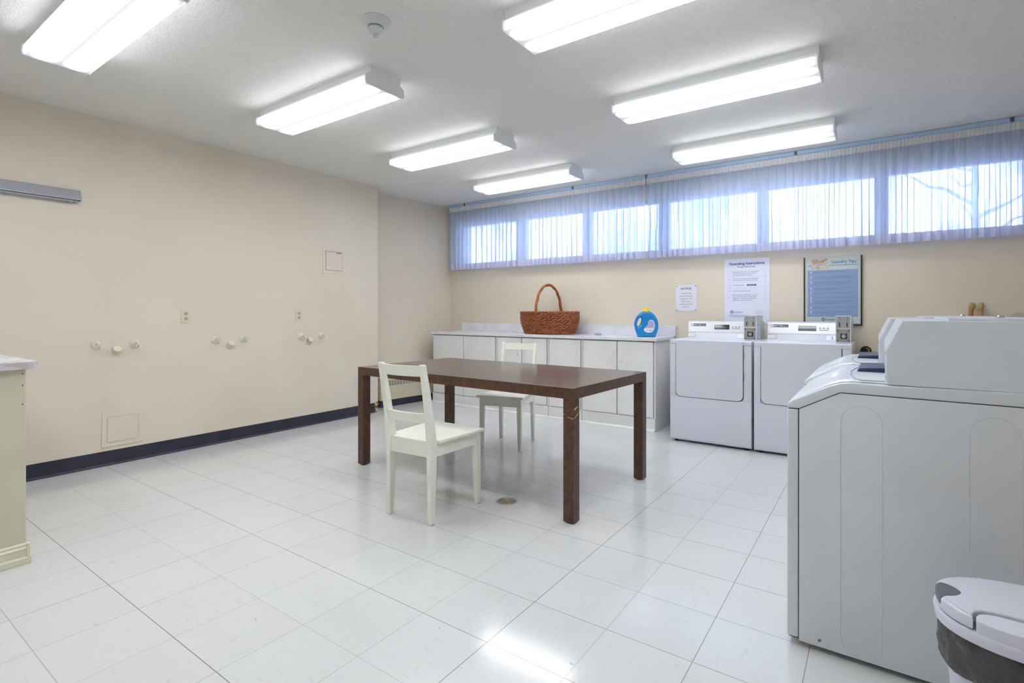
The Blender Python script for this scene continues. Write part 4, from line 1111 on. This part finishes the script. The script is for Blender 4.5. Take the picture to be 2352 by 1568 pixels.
def jit(f, z):
    a = 2 * PI * f
    return .008 * noise.noise(Vector((math.cos(a) * 5, math.sin(a) * 5, z * 14))) + .004 * noise.noise(Vector((math.cos(a) * 14, math.sin(a) * 14, z * 40 + a * 2)))
loft([(.455, .196, .135)] + [(.455 - .012 * i, .199 - (.004 if i > 8 else 0) + (-.002 * (i % 3 == 1)), .138 - (.004 if i > 8 else 0)) for i in range(1, 10)], 'liner_bag', M['bag'], 180, False, jit, 160)
loft([(.440, .200, .139), (.444, .207, .146), (.462, .210, .149), (.468, .208, .147), (.470, .195, .134)], 'lid_rim', M['bin_plastic'], 50)
# hinged lid panel (far side and left) and fixed hinge cover (near side)
O = sup(.205, .144, 128)
gy, gx = -.062, -.152
def oy(x, a=.205, b_=.144, e=2.35): return -b_ * (1 - abs(x / a) ** e) ** (1 / e)
def clip_lid():
    pts = [p for p in O if not (p[0] > gx and p[1] < gy)]
    # order starts at angle 0 going ccw; points on the left bottom end at gx
    i = max(range(len(O)), key=lambda k: 0)
    up = [p for p in O if p[1] >= gy]
    right = [p for p in up if p[0] > 0]; 
    seq = [p for k, p in enumerate(O)]
    res = []
    for p in seq:
        if p[1] >= gy or p[0] <= gx: res.append(p)
    # res runs ccw: right side (y>=0) .. left .. lower-left .. right side (y<0)
    cut = max(range(len(res)), key=lambda k: (res[(k + 1) % len(res)][0] - res[k][0]))
    notch = [(gx + .004, oy(gx + .004)), (gx + .006, gy - .024), (gx + .012, gy - .010), (gx + .024, gy + .000), (gx + .044, gy + .006), (gx + .07, gy + .008), (0, gy + .004), (.10, gy)]
    return res[:cut + 1] + notch + res[cut + 1:]
lp = clip_lid()
lb = MB().prism(lp, 'z', .472, .500, .005, 4).build('lid', M['bin_plastic'], t, 50)
hc = [p for p in O if p[1] < gy - .008 and p[0] > gx + .012]
hc = [(gx + .009, oy(gx + .009))] + hc + [(.10, gy - .009), (0, gy - .006), (gx + .064, gy - .002), (gx + .046, gy - .002), (gx + .028, gy - .007), (gx + .017, gy - .016), (gx + .011, gy - .030)]
MB().prism(hc, 'z', .455, .497, .0035, 3).build('hinge_cover', M['bin_plastic'], t, 50)
sl = [(p.x, p.y) for p in catmull([(-.2015, .030, 0), (-.190, .045, 0), (-.168, .034, 0), (-.156, .010, 0), (-.168, -.014, 0), (-.188, -.030, 0), (-.199, -.046, 0), (-.2045, -.02, 0), (-.2055, .005, 0)], 5)]
MB().prism(sl, 'z', .484, .5008, .002, 2).build('lift_tab', M['bin_grey'], lb, None, 'dark grey finger tab')
